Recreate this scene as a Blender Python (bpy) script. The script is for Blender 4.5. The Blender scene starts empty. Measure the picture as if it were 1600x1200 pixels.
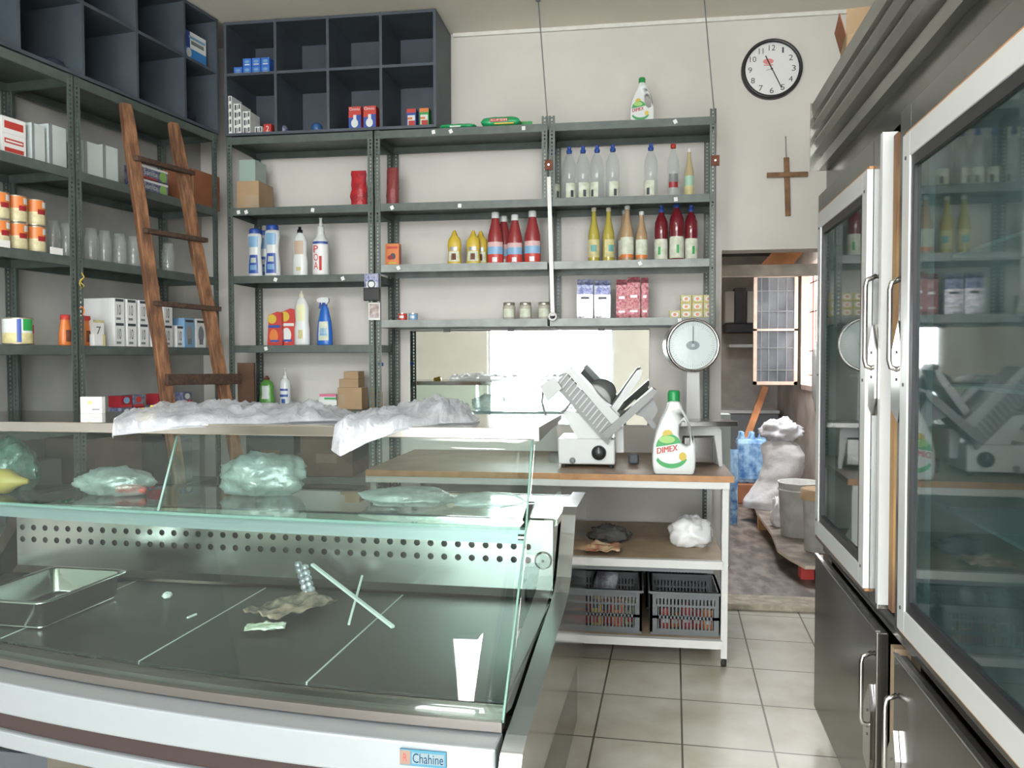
import bpy, math, random
from math import sin, cos, radians, pi
from mathutils import Vector, Matrix, noise
random.seed(7)
scn = bpy.context.scene
COL = scn.collection

# ------------------------------------------------------------------ camera, world, light, exposure
F = 1300.0; PIT = radians(1.85); ROL = radians(-0.15); YAW = radians(8.4); CZ = 1.5
FW = Vector((-sin(YAW)*cos(PIT), cos(YAW)*cos(PIT), -sin(PIT)))
RI = Vector((cos(YAW), sin(YAW), 0)); UP = RI.cross(FW)
R2 = cos(ROL)*RI + sin(ROL)*UP; U2 = -sin(ROL)*RI + cos(ROL)*UP
CAM = Vector((0, 0, CZ))
cd = bpy.data.cameras.new('camera'); cam = bpy.data.objects.new('camera', cd); COL.objects.link(cam)
cd.sensor_width = 36; cd.lens = F/1600*36; cd.clip_start = .05; cd.clip_end = 200
m = Matrix((R2, U2, -FW)).transposed().to_4x4(); m.translation = CAM
cam.matrix_world = m; scn.camera = cam

w = bpy.data.worlds.new('world'); scn.world = w; w.use_nodes = True
nt = w.node_tree; bg = nt.nodes['Background']
bg.inputs[0].default_value = (.97, .99, 1.0, 1); bg.inputs[1].default_value = 5.0
scn.view_settings.view_transform = 'Standard'; scn.view_settings.look = 'None'
scn.view_settings.gamma = 1; scn.view_settings.use_curve_mapping = False
scn.view_settings.exposure = 2.2

def area(name, loc, rot, sx, sy, power=0, portal=False, col=(1, 1, 1)):
    l = bpy.data.lights.new(name, 'AREA'); l.shape = 'RECTANGLE'; l.size = sx; l.size_y = sy
    l.energy = power; l.color = col
    if portal: l.cycles.is_portal = True
    o = bpy.data.objects.new(name, l); COL.objects.link(o); o.location = loc; o.rotation_euler = rot
    return o
# daylight through the shop front door and window, the transom added to light the upper walls and the back room window (sky portals)
FRONT_Y = -2.0
DOOR = (-2.15, -.30, 0.0, 2.05); SHOPWIN = (.30, 1.35, .9, 2.45); ADDED_TRANSOM = (-2.15, 1.35, 2.55, 3.3)
for n, (a, b, c, d) in (('door_daylight', DOOR), ('window_daylight', SHOPWIN), ('added_transom_daylight', ADDED_TRANSOM)):
    area(n, ((a+b)/2, FRONT_Y-.12, (c+d)/2), (radians(90), 0, 0), b-a, d-c, portal=True)
area('back_window_daylight', (1.9, 8.55, 1.79), (0, radians(90), 0), 1.25, .9, portal=True)

# ------------------------------------------------------------------ pixel rays -> points in the place
def ray(px, py): return FW + R2*((px-800)/F) - U2*((py-600)/F)
def atY(px, py, Y): d = ray(px, py); return CAM + d*(Y/d.y)
def atZ(px, py, z): d = ray(px, py); return CAM + d*((z-CZ)/d.z)
def atP(px, py, p0, h):
    n = Vector((cos(radians(h)), -sin(radians(h)), 0)); d = ray(px, py)
    return CAM + d*((Vector((p0[0], p0[1], CZ))-CAM).dot(n)/d.dot(n))

# ------------------------------------------------------------------ materials
MATS = {}
def mat(name, col, rough=.5, metal=0, var=0, vscale=8, bump=0, bscale=60, spec=.5, col2=None, emit=0, trans=0, coat=0, stretch=None):
    if name in MATS: return MATS[name]
    m = bpy.data.materials.new(name); m.use_nodes = True; t = m.node_tree; b = t.nodes['Principled BSDF']
    b.inputs['Base Color'].default_value = (*col, 1); b.inputs['Roughness'].default_value = rough
    b.inputs['Metallic'].default_value = metal; b.inputs['Specular IOR Level'].default_value = spec
    b.inputs['Coat Weight'].default_value = coat
    if trans: b.inputs['Transmission Weight'].default_value = trans
    if emit: b.inputs['Emission Color'].default_value = (*col, 1); b.inputs['Emission Strength'].default_value = emit
    tc = t.nodes.new('ShaderNodeTexCoord'); mp = t.nodes.new('ShaderNodeMapping')
    t.links.new(tc.outputs['Object'], mp.inputs[0])
    if stretch: mp.inputs['Scale'].default_value = stretch
    n = t.nodes.new('ShaderNodeTexNoise'); n.inputs['Scale'].default_value = vscale; n.inputs['Detail'].default_value = 6
    t.links.new(mp.outputs[0], n.inputs['Vector'])
    if var or col2:
        c2 = col2 or tuple(c*(1-var) for c in col)
        r = t.nodes.new('ShaderNodeValToRGB'); r.color_ramp.elements[0].position = .38; r.color_ramp.elements[1].position = .66
        r.color_ramp.elements[0].color = (*c2, 1); r.color_ramp.elements[1].color = (*col, 1)
        t.links.new(n.outputs[0], r.inputs[0]); t.links.new(r.outputs[0], b.inputs['Base Color'])
    if bump:
        n2 = t.nodes.new('ShaderNodeTexNoise'); n2.inputs['Scale'].default_value = bscale; n2.inputs['Detail'].default_value = 4
        t.links.new(mp.outputs[0], n2.inputs['Vector'])
        bp = t.nodes.new('ShaderNodeBump'); bp.inputs['Strength'].default_value = bump; bp.inputs['Distance'].default_value = .01
        t.links.new(n2.outputs[0], bp.inputs['Height']); t.links.new(bp.outputs[0], b.inputs['Normal'])
    MATS[name] = m; return m
def glass(name, tint=(.9, .97, .95), dust=.05, rough=.0, ior=1.5, dcol=(.8, .85, .83), bump=0, refl=1.0):
    """clear sheet: fresnel reflection over a tinted see-through body with a little diffuse dust"""
    if name in MATS: return MATS[name]
    m = bpy.data.materials.new(name); m.use_nodes = True; t = m.node_tree; t.nodes.clear()
    out = t.nodes.new('ShaderNodeOutputMaterial'); tr = t.nodes.new('ShaderNodeBsdfTransparent'); tr.inputs[0].default_value = (*tint, 1)
    df = t.nodes.new('ShaderNodeBsdfDiffuse'); df.inputs[0].default_value = (*dcol, 1)
    gl = t.nodes.new('ShaderNodeBsdfGlossy'); gl.inputs['Roughness'].default_value = rough; gl.inputs[0].default_value = (refl, refl, refl, 1)
    fr = t.nodes.new('ShaderNodeFresnel'); fr.inputs[0].default_value = ior
    m1 = t.nodes.new('ShaderNodeMixShader'); m1.inputs[0].default_value = dust
    m2 = t.nodes.new('ShaderNodeMixShader')
    t.links.new(tr.outputs[0], m1.inputs[1]); t.links.new(df.outputs[0], m1.inputs[2])
    geo = t.nodes.new('ShaderNodeNewGeometry'); mu = t.nodes.new('ShaderNodeMath'); mu.operation = 'MULTIPLY'; inv = t.nodes.new('ShaderNodeMath'); inv.operation = 'SUBTRACT'; inv.inputs[0].default_value = 1
    t.links.new(geo.outputs['Backfacing'], inv.inputs[1]); t.links.new(inv.outputs[0], mu.inputs[1]); t.links.new(fr.outputs[0], mu.inputs[0])
    t.links.new(mu.outputs[0], m2.inputs[0]); t.links.new(m1.outputs[0], m2.inputs[1]); t.links.new(gl.outputs[0], m2.inputs[2])
    t.links.new(m2.outputs[0], out.inputs[0])
    if dust > .02:
        n = t.nodes.new('ShaderNodeTexNoise'); n.inputs['Scale'].default_value = 5; n.inputs['Detail'].default_value = 8
        tc = t.nodes.new('ShaderNodeTexCoord'); t.links.new(tc.outputs['Object'], n.inputs['Vector'])
        mr = t.nodes.new('ShaderNodeMapRange'); mr.inputs[1].default_value = .35; mr.inputs[2].default_value = .7
        mr.inputs[3].default_value = dust*.6; mr.inputs[4].default_value = min(1, dust*1.6)
        t.links.new(n.outputs[0], mr.inputs[0]); t.links.new(mr.outputs[0], m1.inputs[0])
    if bump:
        n2 = t.nodes.new('ShaderNodeTexNoise'); n2.inputs['Scale'].default_value = 22; n2.inputs['Detail'].default_value = 5; n2.inputs['Distortion'].default_value = 1.2
        bp = t.nodes.new('ShaderNodeBump'); bp.inputs['Strength'].default_value = bump; bp.inputs['Distance'].default_value = .02
        t.links.new(n2.outputs[0], bp.inputs['Height'])
        for q in (df, gl, fr): t.links.new(bp.outputs[0], q.inputs['Normal'])
    MATS[name] = m; return m

M_wall = mat('plaster_wall', (.66, .64, .60), .85, var=.10, vscale=1.6, bump=.12, bscale=30)
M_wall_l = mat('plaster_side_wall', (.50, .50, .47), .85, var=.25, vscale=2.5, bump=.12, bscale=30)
M_ceil = mat('ceiling_paint', (.80, .76, .67), .9, var=.06, vscale=1.2, bump=.06)
M_green = mat('green_grey_enamel', (.098, .125, .115), .42, var=.25, vscale=14, bump=.05, bscale=120)
M_green2 = mat('pale_grey_enamel', (.30, .33, .32), .42, var=.3, vscale=10, bump=.05, bscale=120)  # paler rack enamel for the lower shelves of two bays
M_blueg = mat('blue_grey_board', (.07, .088, .11), .55, var=.2, vscale=5, bump=.03)
M_steel = mat('brushed_steel', (.58, .57, .56), .2, 1, var=.12, vscale=4)
M_steelm = mat('mirror_steel', (.56, .545, .52), .13, 1, var=.18, vscale=3)
M_steeld = mat('dark_mirror_steel', (.30, .285, .265), .14, 1, var=.18, vscale=3)
M_alu = mat('aluminium', (.60, .62, .64), .32, 1)
M_aluw = mat('white_aluminium', (.31, .345, .365), .3, .35)
M_white = mat('white_enamel', (.62, .63, .61), .35, var=.04)
M_whitep = mat('white_plastic', (.66, .69, .69), .35)
M_cream = mat('cream_plastic', (.72, .70, .55), .4)
M_black = mat('black_plastic', (.015, .015, .018), .4)
M_deck = mat('black_deck', (.014, .017, .016), .28, spec=.25, var=.3, vscale=5)
M_wood = mat('old_ladder_wood', (.28, .135, .065), .7, col2=(.10, .045, .022), vscale=7, bump=.4, bscale=30, stretch=(6, 6, 1))
M_woodd = mat('dark_rung_wood', (.10, .055, .035), .7, col2=(.04, .025, .018), vscale=10, bump=.3, stretch=(1, 6, 6))
M_woodc = mat('cross_wood', (.25, .13, .055), .55, var=.4, vscale=20, bump=.1)
M_table = mat('laminate_brown', (.34, .24, .165), .45, var=.25, vscale=6)
M_orange_edge = mat('orange_wood_edge', (.50, .25, .10), .5, var=.3, vscale=12)
M_mdf = mat('brown_board', (.42, .32, .215), .55, var=.2, vscale=7)
M_card = mat('cardboard', (.42, .29, .17), .8, var=.15, vscale=6)
M_cardr = mat('red_brown_cardboard', (.36, .14, .07), .8, var=.2, vscale=6)
M_rust = mat('rust', (.20, .07, .04), .8, var=.4, vscale=40)
M_red = mat('red_print', (.50, .05, .04), .4)
M_dred = mat('deep_red', (.30, .02, .03), .35)
M_blue = mat('blue_print', (.03, .08, .34), .4)
M_lblue = mat('light_blue_print', (.20, .38, .58), .4)
M_yell = mat('yellow_plastic', (.58, .42, .05), .4)
M_orange = mat('orange_print', (.66, .20, .05), .4)
M_greenp = mat('green_print', (.03, .32, .08), .4)
M_greenf = mat('green_foil', (.02, .34, .12), .28, bump=.5, bscale=35)
M_lgreen = mat('light_green_print', (.30, .55, .15), .4)
M_grey = mat('grey_print', (.20, .21, .22), .5)
M_dgrey = mat('dark_print', (.05, .06, .07), .5)
M_crate = mat('grey_crate_plastic', (.14, .155, .16), .5, var=.15)
M_paper = mat('paper_white', (.75, .76, .76), .7)
M_pbox = mat('pale_box', (.55, .62, .62), .6, var=.12, vscale=5)
M_clear = glass('clear_plastic', (.90, .925, .93), .05, .03, 1.33, (.85, .88, .9))
M_jar = glass('jar_glass', (.86, .90, .90), .22, .05, 1.45, (.7, .72, .7))
M_glass = glass('counter_glass', (.86, .94, .915), .008, 0, 1.5)
M_glassf = glass('fridge_glass', (.42, .58, .58), .14, .03, 1.42, (.18, .27, .27))
M_gedge = mat('green_glass_edge', (.19, .31, .28), .2, spec=.5)
def film(name, col, see, bump=.6):
    m = bpy.data.materials.new(name); m.use_nodes = True; t = m.node_tree; t.nodes.clear()
    out = t.nodes.new('ShaderNodeOutputMaterial'); tr = t.nodes.new('ShaderNodeBsdfTransparent'); df = t.nodes.new('ShaderNodeBsdfDiffuse'); tl = t.nodes.new('ShaderNodeBsdfTranslucent')
    gl = t.nodes.new('ShaderNodeBsdfGlossy'); gl.inputs['Roughness'].default_value = .2
    df.inputs[0].default_value = (*col, 1); tl.inputs[0].default_value = (*col, 1)
    m0 = t.nodes.new('ShaderNodeMixShader'); m0.inputs[0].default_value = .45; m1 = t.nodes.new('ShaderNodeMixShader'); m2 = t.nodes.new('ShaderNodeMixShader'); m2.inputs[0].default_value = .16
    n = t.nodes.new('ShaderNodeTexNoise'); n.inputs['Scale'].default_value = 9; n.inputs['Detail'].default_value = 5
    tc = t.nodes.new('ShaderNodeTexCoord'); t.links.new(tc.outputs['Object'], n.inputs['Vector'])
    mr = t.nodes.new('ShaderNodeMapRange'); mr.inputs[1].default_value = .35; mr.inputs[2].default_value = .65; mr.inputs[3].default_value = max(0, see-.25); mr.inputs[4].default_value = min(1, see+.2)
    n2 = t.nodes.new('ShaderNodeTexNoise'); n2.inputs['Scale'].default_value = 26; n2.inputs['Detail'].default_value = 4; n2.inputs['Distortion'].default_value = 1.5; t.links.new(tc.outputs['Object'], n2.inputs['Vector'])
    bp = t.nodes.new('ShaderNodeBump'); bp.inputs['Strength'].default_value = bump; bp.inputs['Distance'].default_value = .01; t.links.new(n2.outputs[0], bp.inputs['Height'])
    for q in (df, tl, gl): t.links.new(bp.outputs[0], q.inputs['Normal'])
    L = t.links.new; L(df.outputs[0], m0.inputs[1]); L(tl.outputs[0], m0.inputs[2]); L(n.outputs[0], mr.inputs[0]); L(mr.outputs[0], m1.inputs[0])
    L(m0.outputs[0], m1.inputs[1]); L(tr.outputs[0], m1.inputs[2]); L(m1.outputs[0], m2.inputs[1]); L(gl.outputs[0], m2.inputs[2]); L(m2.outputs[0], out.inputs[0])
    return m
M_bag = film('thin_white_bag', (.66, .70, .76), .42)
M_bagc = film('clear_bag', (.70, .78, .78), .5)
M_sack = mat('woven_sack', (.70, .69, .70), .7, var=.12, vscale=10, bump=.5, bscale=25)
M_yoil = mat('yellow_syrup', (.42, .36, .07), .12, spec=.6)
M_peach = mat('peach_syrup', (.42, .29, .17), .12, spec=.6)
M_gren = mat('red_syrup', (.15, .015, .022), .12, spec=.6)
M_ketch = mat('tomato_red', (.27, .035, .04), .22)
M_ket2 = mat('white_red_label', (.62, .42, .42), .5)
M_labw = mat('label_paper', (.68, .70, .62), .6, col2=(.50, .56, .42), vscale=28)
M_laby = mat('label_yellow', (.66, .60, .30), .6, var=.25, vscale=30)
M_silver = mat('silver_foil', (.62, .60, .66), .3, .6, bump=.5, bscale=60, var=.4, vscale=40)
M_bfoil = mat('blue_foil', (.07, .09, .26), .35, .3, bump=.5, bscale=60, col2=(.30, .32, .42), vscale=60)
M_mfoil = mat('maroon_foil', (.24, .035, .055), .35, .3, bump=.5, bscale=60, col2=(.36, .17, .18), vscale=70)
M_mirror = mat('mirror_glass', (.86, .90, .90), .015, 1)
M_rubber = mat('rubber', (.02, .02, .02), .7)
M_concrete = mat('back_room_plaster', (.50, .455, .41), .9, col2=(.34, .30, .265), vscale=3, bump=.2)
M_pink = mat('pink_print', (.70, .16, .28), .5)
M_honey = mat('honey', (.50, .24, .04), .2)
M_wood_beam = mat('orange_timber', (.55, .22, .08), .65, var=.35, vscale=8)
M_bluew = mat('blue_film', (.05, .16, .42), .25, col2=(.35, .55, .75), vscale=16, bump=.4, bscale=30)
M_dial = mat('dial_face', (.74, .80, .80), .3, var=.03)
M_can = mat('tin', (.62, .58, .48), .3, .8)

def tile_mat():
    m = bpy.data.materials.new('floor_tiles'); m.use_nodes = True; t = m.node_tree; b = t.nodes['Principled BSDF']
    tc = t.nodes.new('ShaderNodeTexCoord'); mp = t.nodes.new('ShaderNodeMapping')
    mp.inputs['Rotation'].default_value = (0, 0, radians(2.6)); mp.inputs['Location'].default_value = (-.0375, .20, 0)
    br = t.nodes.new('ShaderNodeTexBrick'); br.offset = 0; br.squash = 1
    br.inputs['Scale'].default_value = 1; br.inputs['Brick Width'].default_value = .342; br.inputs['Row Height'].default_value = .43
    br.inputs['Mortar Size'].default_value = .0042; br.inputs['Mortar Smooth'].default_value = .1
    br.inputs['Color1'].default_value = (.58, .575, .51, 1); br.inputs['Color2'].default_value = (.64, .63, .565, 1); br.inputs['Mortar'].default_value = (.13, .12, .095, 1)
    n = t.nodes.new('ShaderNodeTexNoise'); n.inputs['Scale'].default_value = 3.5; n.inputs['Detail'].default_value = 7
    r = t.nodes.new('ShaderNodeValToRGB'); r.color_ramp.elements[0].position = .3; r.color_ramp.elements[0].color = (.66, .60, .50, 1); r.color_ramp.elements[1].position = .62
    mx = t.nodes.new('ShaderNodeMix'); mx.data_type = 'RGBA'; mx.blend_type = 'MULTIPLY'; mx.inputs[0].default_value = .8
    t.links.new(tc.outputs['Object'], mp.inputs[0]); t.links.new(mp.outputs[0], br.inputs['Vector']); t.links.new(tc.outputs['Object'], n.inputs['Vector'])
    t.links.new(n.outputs[0], r.inputs[0]); t.links.new(br.outputs['Color'], mx.inputs[6]); t.links.new(r.outputs[0], mx.inputs[7])
    t.links.new(mx.outputs[2], b.inputs['Base Color']); b.inputs['Roughness'].default_value = .28
    bp = t.nodes.new('ShaderNodeBump'); bp.inputs['Strength'].default_value = .3; bp.inputs['Distance'].default_value = .003; bp.invert = True
    t.links.new(br.outputs['Fac'], bp.inputs['Height']); t.links.new(bp.outputs[0], b.inputs['Normal'])
    return m
M_tile = tile_mat()
def terrazzo():
    m = bpy.data.materials.new('speckled_floor'); m.use_nodes = True; t = m.node_tree; b = t.nodes['Principled BSDF']
    v = t.nodes.new('ShaderNodeTexNoise'); v.inputs['Scale'].default_value = 26; v.inputs['Detail'].default_value = 8
    n = t.nodes.new('ShaderNodeTexNoise'); n.inputs['Scale'].default_value = 2.2; n.inputs['Detail'].default_value = 5
    r = t.nodes.new('ShaderNodeValToRGB'); r.color_ramp.elements[0].position = .4; r.color_ramp.elements[0].color = (.10, .08, .07, 1)
    r.color_ramp.elements[1].position = .62; r.color_ramp.elements[1].color = (.27, .23, .20, 1)
    r2 = t.nodes.new('ShaderNodeValToRGB'); r2.color_ramp.elements[0].position = .35; r2.color_ramp.elements[0].color = (.55, .5, .45, 1); r2.color_ramp.elements[1].position = .6
    mx = t.nodes.new('ShaderNodeMix'); mx.data_type = 'RGBA'; mx.blend_type = 'MULTIPLY'; mx.inputs[0].default_value = 1
    t.links.new(v.outputs[0], r.inputs[0]); t.links.new(n.outputs[0], r2.inputs[0]); t.links.new(r.outputs[0], mx.inputs[6]); t.links.new(r2.outputs[0], mx.inputs[7])
    t.links.new(mx.outputs[2], b.inputs['Base Color']); b.inputs['Roughness'].default_value = .5
    return m
M_terr = terrazzo()

# ------------------------------------------------------------------ mesh helpers
_tc = {}
def text_mesh(s):
    if s in _tc: return _tc[s]
    c = bpy.data.curves.new('t', 'FONT'); c.body = s; c.size = 1; c.resolution_u = 3
    o = bpy.data.objects.new('t', c); COL.objects.link(o)
    dg = bpy.context.evaluated_depsgraph_get(); me = bpy.data.meshes.new_from_object(o.evaluated_get(dg))
    v = [tuple(x.co) for x in me.vertices]; f = [tuple(p.vertices) for p in me.polygons]
    bpy.data.objects.remove(o); bpy.data.curves.remove(c); bpy.data.meshes.remove(me)
    xs = [a[0] for a in v]; ys = [a[1] for a in v]
    x0, x1, y0, y1 = min(xs), max(xs), min(ys), max(ys)
    v = [((a-x0)/(x1-x0), (b-y0)/(y1-y0)) for a, b, _ in v]
    _tc[s] = (v, f); return _tc[s]

class MB:
    def __init__(s): s.v = []; s.f = []; s.m = []; s.mats = []; s.sm = []
    def mi(s, mt):
        if mt not in s.mats: s.mats.append(mt)
        return s.mats.index(mt)
    def add(s, vs, fs, mt, smooth=False):
        o = len(s.v); s.v += [tuple(v) for v in vs]; k = s.mi(mt)
        for f in fs: s.f.append(tuple(o+i for i in f)); s.m.append(k); s.sm.append(smooth)
        return s
    def box(s, x0, x1, y0, y1, z0, z1, mt):
        x0, x1 = min(x0, x1), max(x0, x1); y0, y1 = min(y0, y1), max(y0, y1); z0, z1 = min(z0, z1), max(z0, z1)
        vs = [(x, y, z) for x in (x0, x1) for y in (y0, y1) for z in (z0, z1)]
        return s.add(vs, [(0, 1, 3, 2), (4, 6, 7, 5), (0, 4, 5, 1), (2, 3, 7, 6), (0, 2, 6, 4), (1, 5, 7, 3)], mt)
    def beam(s, a, b, w, h, mt, upv=(0, 0, 1)):
        a = Vector(a); b = Vector(b); d = (b-a).normalized(); sx = d.cross(Vector(upv))
        if sx.length < 1e-4: sx = Vector((1, 0, 0))
        sx.normalize(); sy = sx.cross(d)
        vs = [p+sx*i*w/2+sy*j*h/2 for p in (a, b) for i, j in ((-1, -1), (1, -1), (1, 1), (-1, 1))]
        return s.add(vs, [(0, 1, 2, 3), (7, 6, 5, 4), (0, 4, 5, 1), (1, 5, 6, 2), (2, 6, 7, 3), (3, 7, 4, 0)], mt)
    def lathe(s, prof, mt, c=(0, 0, 0), seg=20, sy=1, a0=0, a1=2*pi, smooth=True, axis='z'):
        full = abs(a1-a0-2*pi) < 1e-6; n = seg if full else seg+1; vs = []
        for r, z in prof:
            for k in range(n):
                a = a0+(a1-a0)*k/seg
                if axis == 'z': vs.append((c[0]+r*cos(a), c[1]+sy*r*sin(a), c[2]+z))
                elif axis == 'y': vs.append((c[0]+r*cos(a), c[1]+z, c[2]+sy*r*sin(a)))
                else: vs.append((c[0]+z, c[1]+r*cos(a), c[2]+sy*r*sin(a)))
        fs = []
        for i in range(len(prof)-1):
            for k in range(seg):
                k2 = (k+1) % n if full else k+1
                fs.append((i*n+k, i*n+k2, (i+1)*n+k2, (i+1)*n+k))
        return s.add(vs, fs, mt, smooth)
    def cyl(s, c, r, h, mt, seg=20, axis='z', smooth=True):
        s.lathe([(0, 0), (r, 0)], mt, c, seg, axis=axis, smooth=False); s.lathe([(r, 0), (r, h)], mt, c, seg, axis=axis, smooth=smooth)
        return s.lathe([(r, h), (0, h)], mt, c, seg, axis=axis, smooth=False)
    def prism(s, pts, y0, y1, mt, plane='xz', mt2=None):
        """polygon in xz (depth y0..y1) or yz (depth x) or xy (depth z)"""
        def P(a, b, d): return {'xz': (a, d, b), 'yz': (d, a, b), 'xy': (a, b, d)}[plane]
        n = len(pts); vs = [P(a, b, y0) for a, b in pts]+[P(a, b, y1) for a, b in pts]
        s.add(vs, [tuple(range(n)), tuple(range(2*n-1, n-1, -1))], mt)
        return s.add(vs, [(i, i+n, (i+1) % n+n, (i+1) % n) for i in range(n)], mt2 or mt)
    def tube(s, pts, r, mt, seg=8, closed=False):
        pts = [Vector(p) for p in pts]; n = len(pts); vs = []; prev = None
        for i, p in enumerate(pts):
            if closed: d = pts[(i+1) % n]-pts[i-1]
            else: d = pts[min(i+1, n-1)]-pts[max(i-1, 0)]
            d.normalize(); u = prev if prev is not None else (Vector((0, 0, 1)) if abs(d.z) < .9 else Vector((1, 0, 0)))
            a = d.cross(u)
            if a.length < 1e-5: a = d.cross(Vector((0, 1, 0)))
            a.normalize(); b = a.cross(d).normalized(); prev = b
            vs += [p+a*cos(2*pi*k/seg)*r+b*sin(2*pi*k/seg)*r for k in range(seg)]
        fs = [(i*seg+k, i*seg+(k+1) % seg, ((i+1) % n)*seg+(k+1) % seg, ((i+1) % n)*seg+k) for i in range(n if closed else n-1) for k in range(seg)]
        if not closed: fs += [tuple(range(seg-1, -1, -1)), tuple((n-1)*seg+k for k in range(seg))]
        return s.add(vs, fs, mt, True)
    def text(s, body, x0, x1, z0, z1, y, mt, off=0, plane='xz'):
        v, f = text_mesh(body)
        pts = [(x0+(x1-x0)*a, z0+(z1-z0)*b) for a, b in v]
        if plane == 'xz': vs = [(a, y, b) for a, b in pts]
        else: vs = [(y, a, b) for a, b in pts]
        return s.add(vs, f, mt)
    def grid(s, fn, nu, nv, mt, smooth=True, closed_u=False):
        vs = [fn(i/nu, j/nv) for i in range(nu+1) for j in range(nv+1)]
        fs = [(i*(nv+1)+j, (i+1)*(nv+1)+j, (i+1)*(nv+1)+j+1, i*(nv+1)+j+1) for i in range(nu) for j in range(nv)]
        return s.add(vs, fs, mt, smooth)
    def build(s, name, parent=None, loc=None, rz=0, bevel=0, subs=0, shell=0):
        me = bpy.data.meshes.new(name); me.from_pydata(s.v, [], s.f)
        for mt in s.mats: me.materials.append(mt)
        me.polygons.foreach_set('material_index', s.m); me.polygons.foreach_set('use_smooth', s.sm); me.update()
        o = bpy.data.objects.new(name, me); COL.objects.link(o)
        if parent: o.parent = parent
        if loc is not None: o.location = loc
        o.rotation_euler.z = rz
        if shell: q = o.modifiers.new('solid', 'SOLIDIFY'); q.thickness = shell
        if bevel: q = o.modifiers.new('bevel', 'BEVEL'); q.width = bevel; q.segments = 2; q.limit_method = 'ANGLE'
        if subs: q = o.modifiers.new('sub', 'SUBSURF'); q.levels = subs; q.render_levels = subs
        return o

def tag(o, label=None, cat=None, group=None, kind=None):
    if label: o['label'] = label
    if cat: o['category'] = cat
    if group: o['group'] = group
    if kind: o['kind'] = kind
    return o
def thing(name, label, cat, loc=(0, 0, 0), rz=0, group=None):
    o = bpy.data.objects.new(name, None); COL.objects.link(o); o.location = loc; o.rotation_euler.z = rz
    o.empty_display_size = .1
    return tag(o, label, cat, group)
def kids(o): return [c for c in bpy.data.objects if c.parent == o]
def clone(root, loc, label, rz=None, sc=None):
    ks = kids(root); r = root.copy(); COL.objects.link(r); r.location = loc; r['label'] = label
    if rz is not None: r.rotation_euler.z = rz
    if sc: r.scale = sc if isinstance(sc, tuple) else (sc,)*3
    for k in ks:
        c = k.copy(); COL.objects.link(c); c.parent = r
        for g in kids(k):
            d = g.copy(); COL.objects.link(d); d.parent = c
    return r
def struct(name, mb, **k): o = mb.build(name, **k); o['kind'] = 'structure'; return o

# ------------------------------------------------------------------ room shell
WY = 5.05; CEIL = 3.475; LH = 8.0; LP = (-2.4, 4.65)        # back wall plane, ceiling, side rack heading and corner
RW = 1.55
def lx(y, off=0): return LP[0]-(LP[1]-y)*math.tan(radians(LH))-off/cos(radians(LH))
wl = .42
struct('floor', MB().box(-4, 2.4, -3.2, 5.22, -.1, 0, M_tile))
struct('ceiling', MB().box(-4, 2.4, FRONT_Y, 5.25, CEIL, CEIL+.15, M_ceil))
DX0, DX1, DZ = .505, 1.32, 2.125
b = MB(); b.box(-3.6, DX0, WY, WY+.17, 0, CEIL, M_wall); b.box(DX1, RW+.2, WY, WY+.17, 0, CEIL, M_wall)
b.box(DX0, DX1, WY, WY+.17, DZ, CEIL, M_wall); struct('wall_back', b)
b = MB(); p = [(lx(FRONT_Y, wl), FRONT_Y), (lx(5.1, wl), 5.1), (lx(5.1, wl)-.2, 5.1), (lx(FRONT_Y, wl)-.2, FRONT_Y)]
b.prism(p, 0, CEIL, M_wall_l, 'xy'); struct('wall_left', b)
struct('wall_right', MB().box(RW, RW+.2, FRONT_Y, WY, 0, CEIL, M_wall))
# cornice line of pale plaster along the back wall head
struct('trim_1', MB().box(-1.1, RW, WY-.018, WY, CEIL-.022, CEIL, mat('cornice_white', (.75, .74, .7), .7, var=.1, vscale=20, bump=.5, bscale=20)))
# shop front: solid parts around the openings
b = MB(); y0, y1 = FRONT_Y-.15, FRONT_Y
b.box(-3.9, -2.15, y0, y1, 0, CEIL, M_wall); b.box(1.35, 1.75, y0, y1, 0, CEIL, M_wall)
b.box(-.30, .30, y0, y1, 0, 2.55, M_wall); b.box(-2.15, 1.35, y0, y1, 3.3, CEIL, M_wall)
b.box(-2.15, -.30, y0, y1, 2.05, 2.55, M_wall); b.box(.3, 1.35, y0, y1, 0, .9, M_wall); b.box(.3, 1.35, y0, y1, 2.45, 2.55, M_wall)
struct('wall_front', b)
b = MB()
for x in (-2.15, -.34): b.box(x, x+.04, FRONT_Y-.1, FRONT_Y-.05, 0, 2.05, M_alu)
b.box(-2.15, -.3, FRONT_Y-.1, FRONT_Y-.05, 2.01, 2.05, M_alu); struct('door_1', b)
b = MB()
for x in (.3, .8, 1.31): b.box(x, x+.04, FRONT_Y-.1, FRONT_Y-.05, .9, 2.45, M_alu)
for z in (.9, 2.41): b.box(.3, 1.35, FRONT_Y-.1, FRONT_Y-.05, z, z+.04, M_alu)
struct('window_1', b)
b = MB()
for k in range(6): x = -2.15+k*.692; b.box(x, x+.04, FRONT_Y-.1, FRONT_Y-.05, 2.55, 3.3, M_alu)
struct('added_window_2', b)  # frame bars of the high opening added for its light
struct('trim_2', MB().box(-12, 12, -14, FRONT_Y-.15, -.15, -.02, mat('street_asphalt', (.35, .35, .34), .9, var=.2)))

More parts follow.
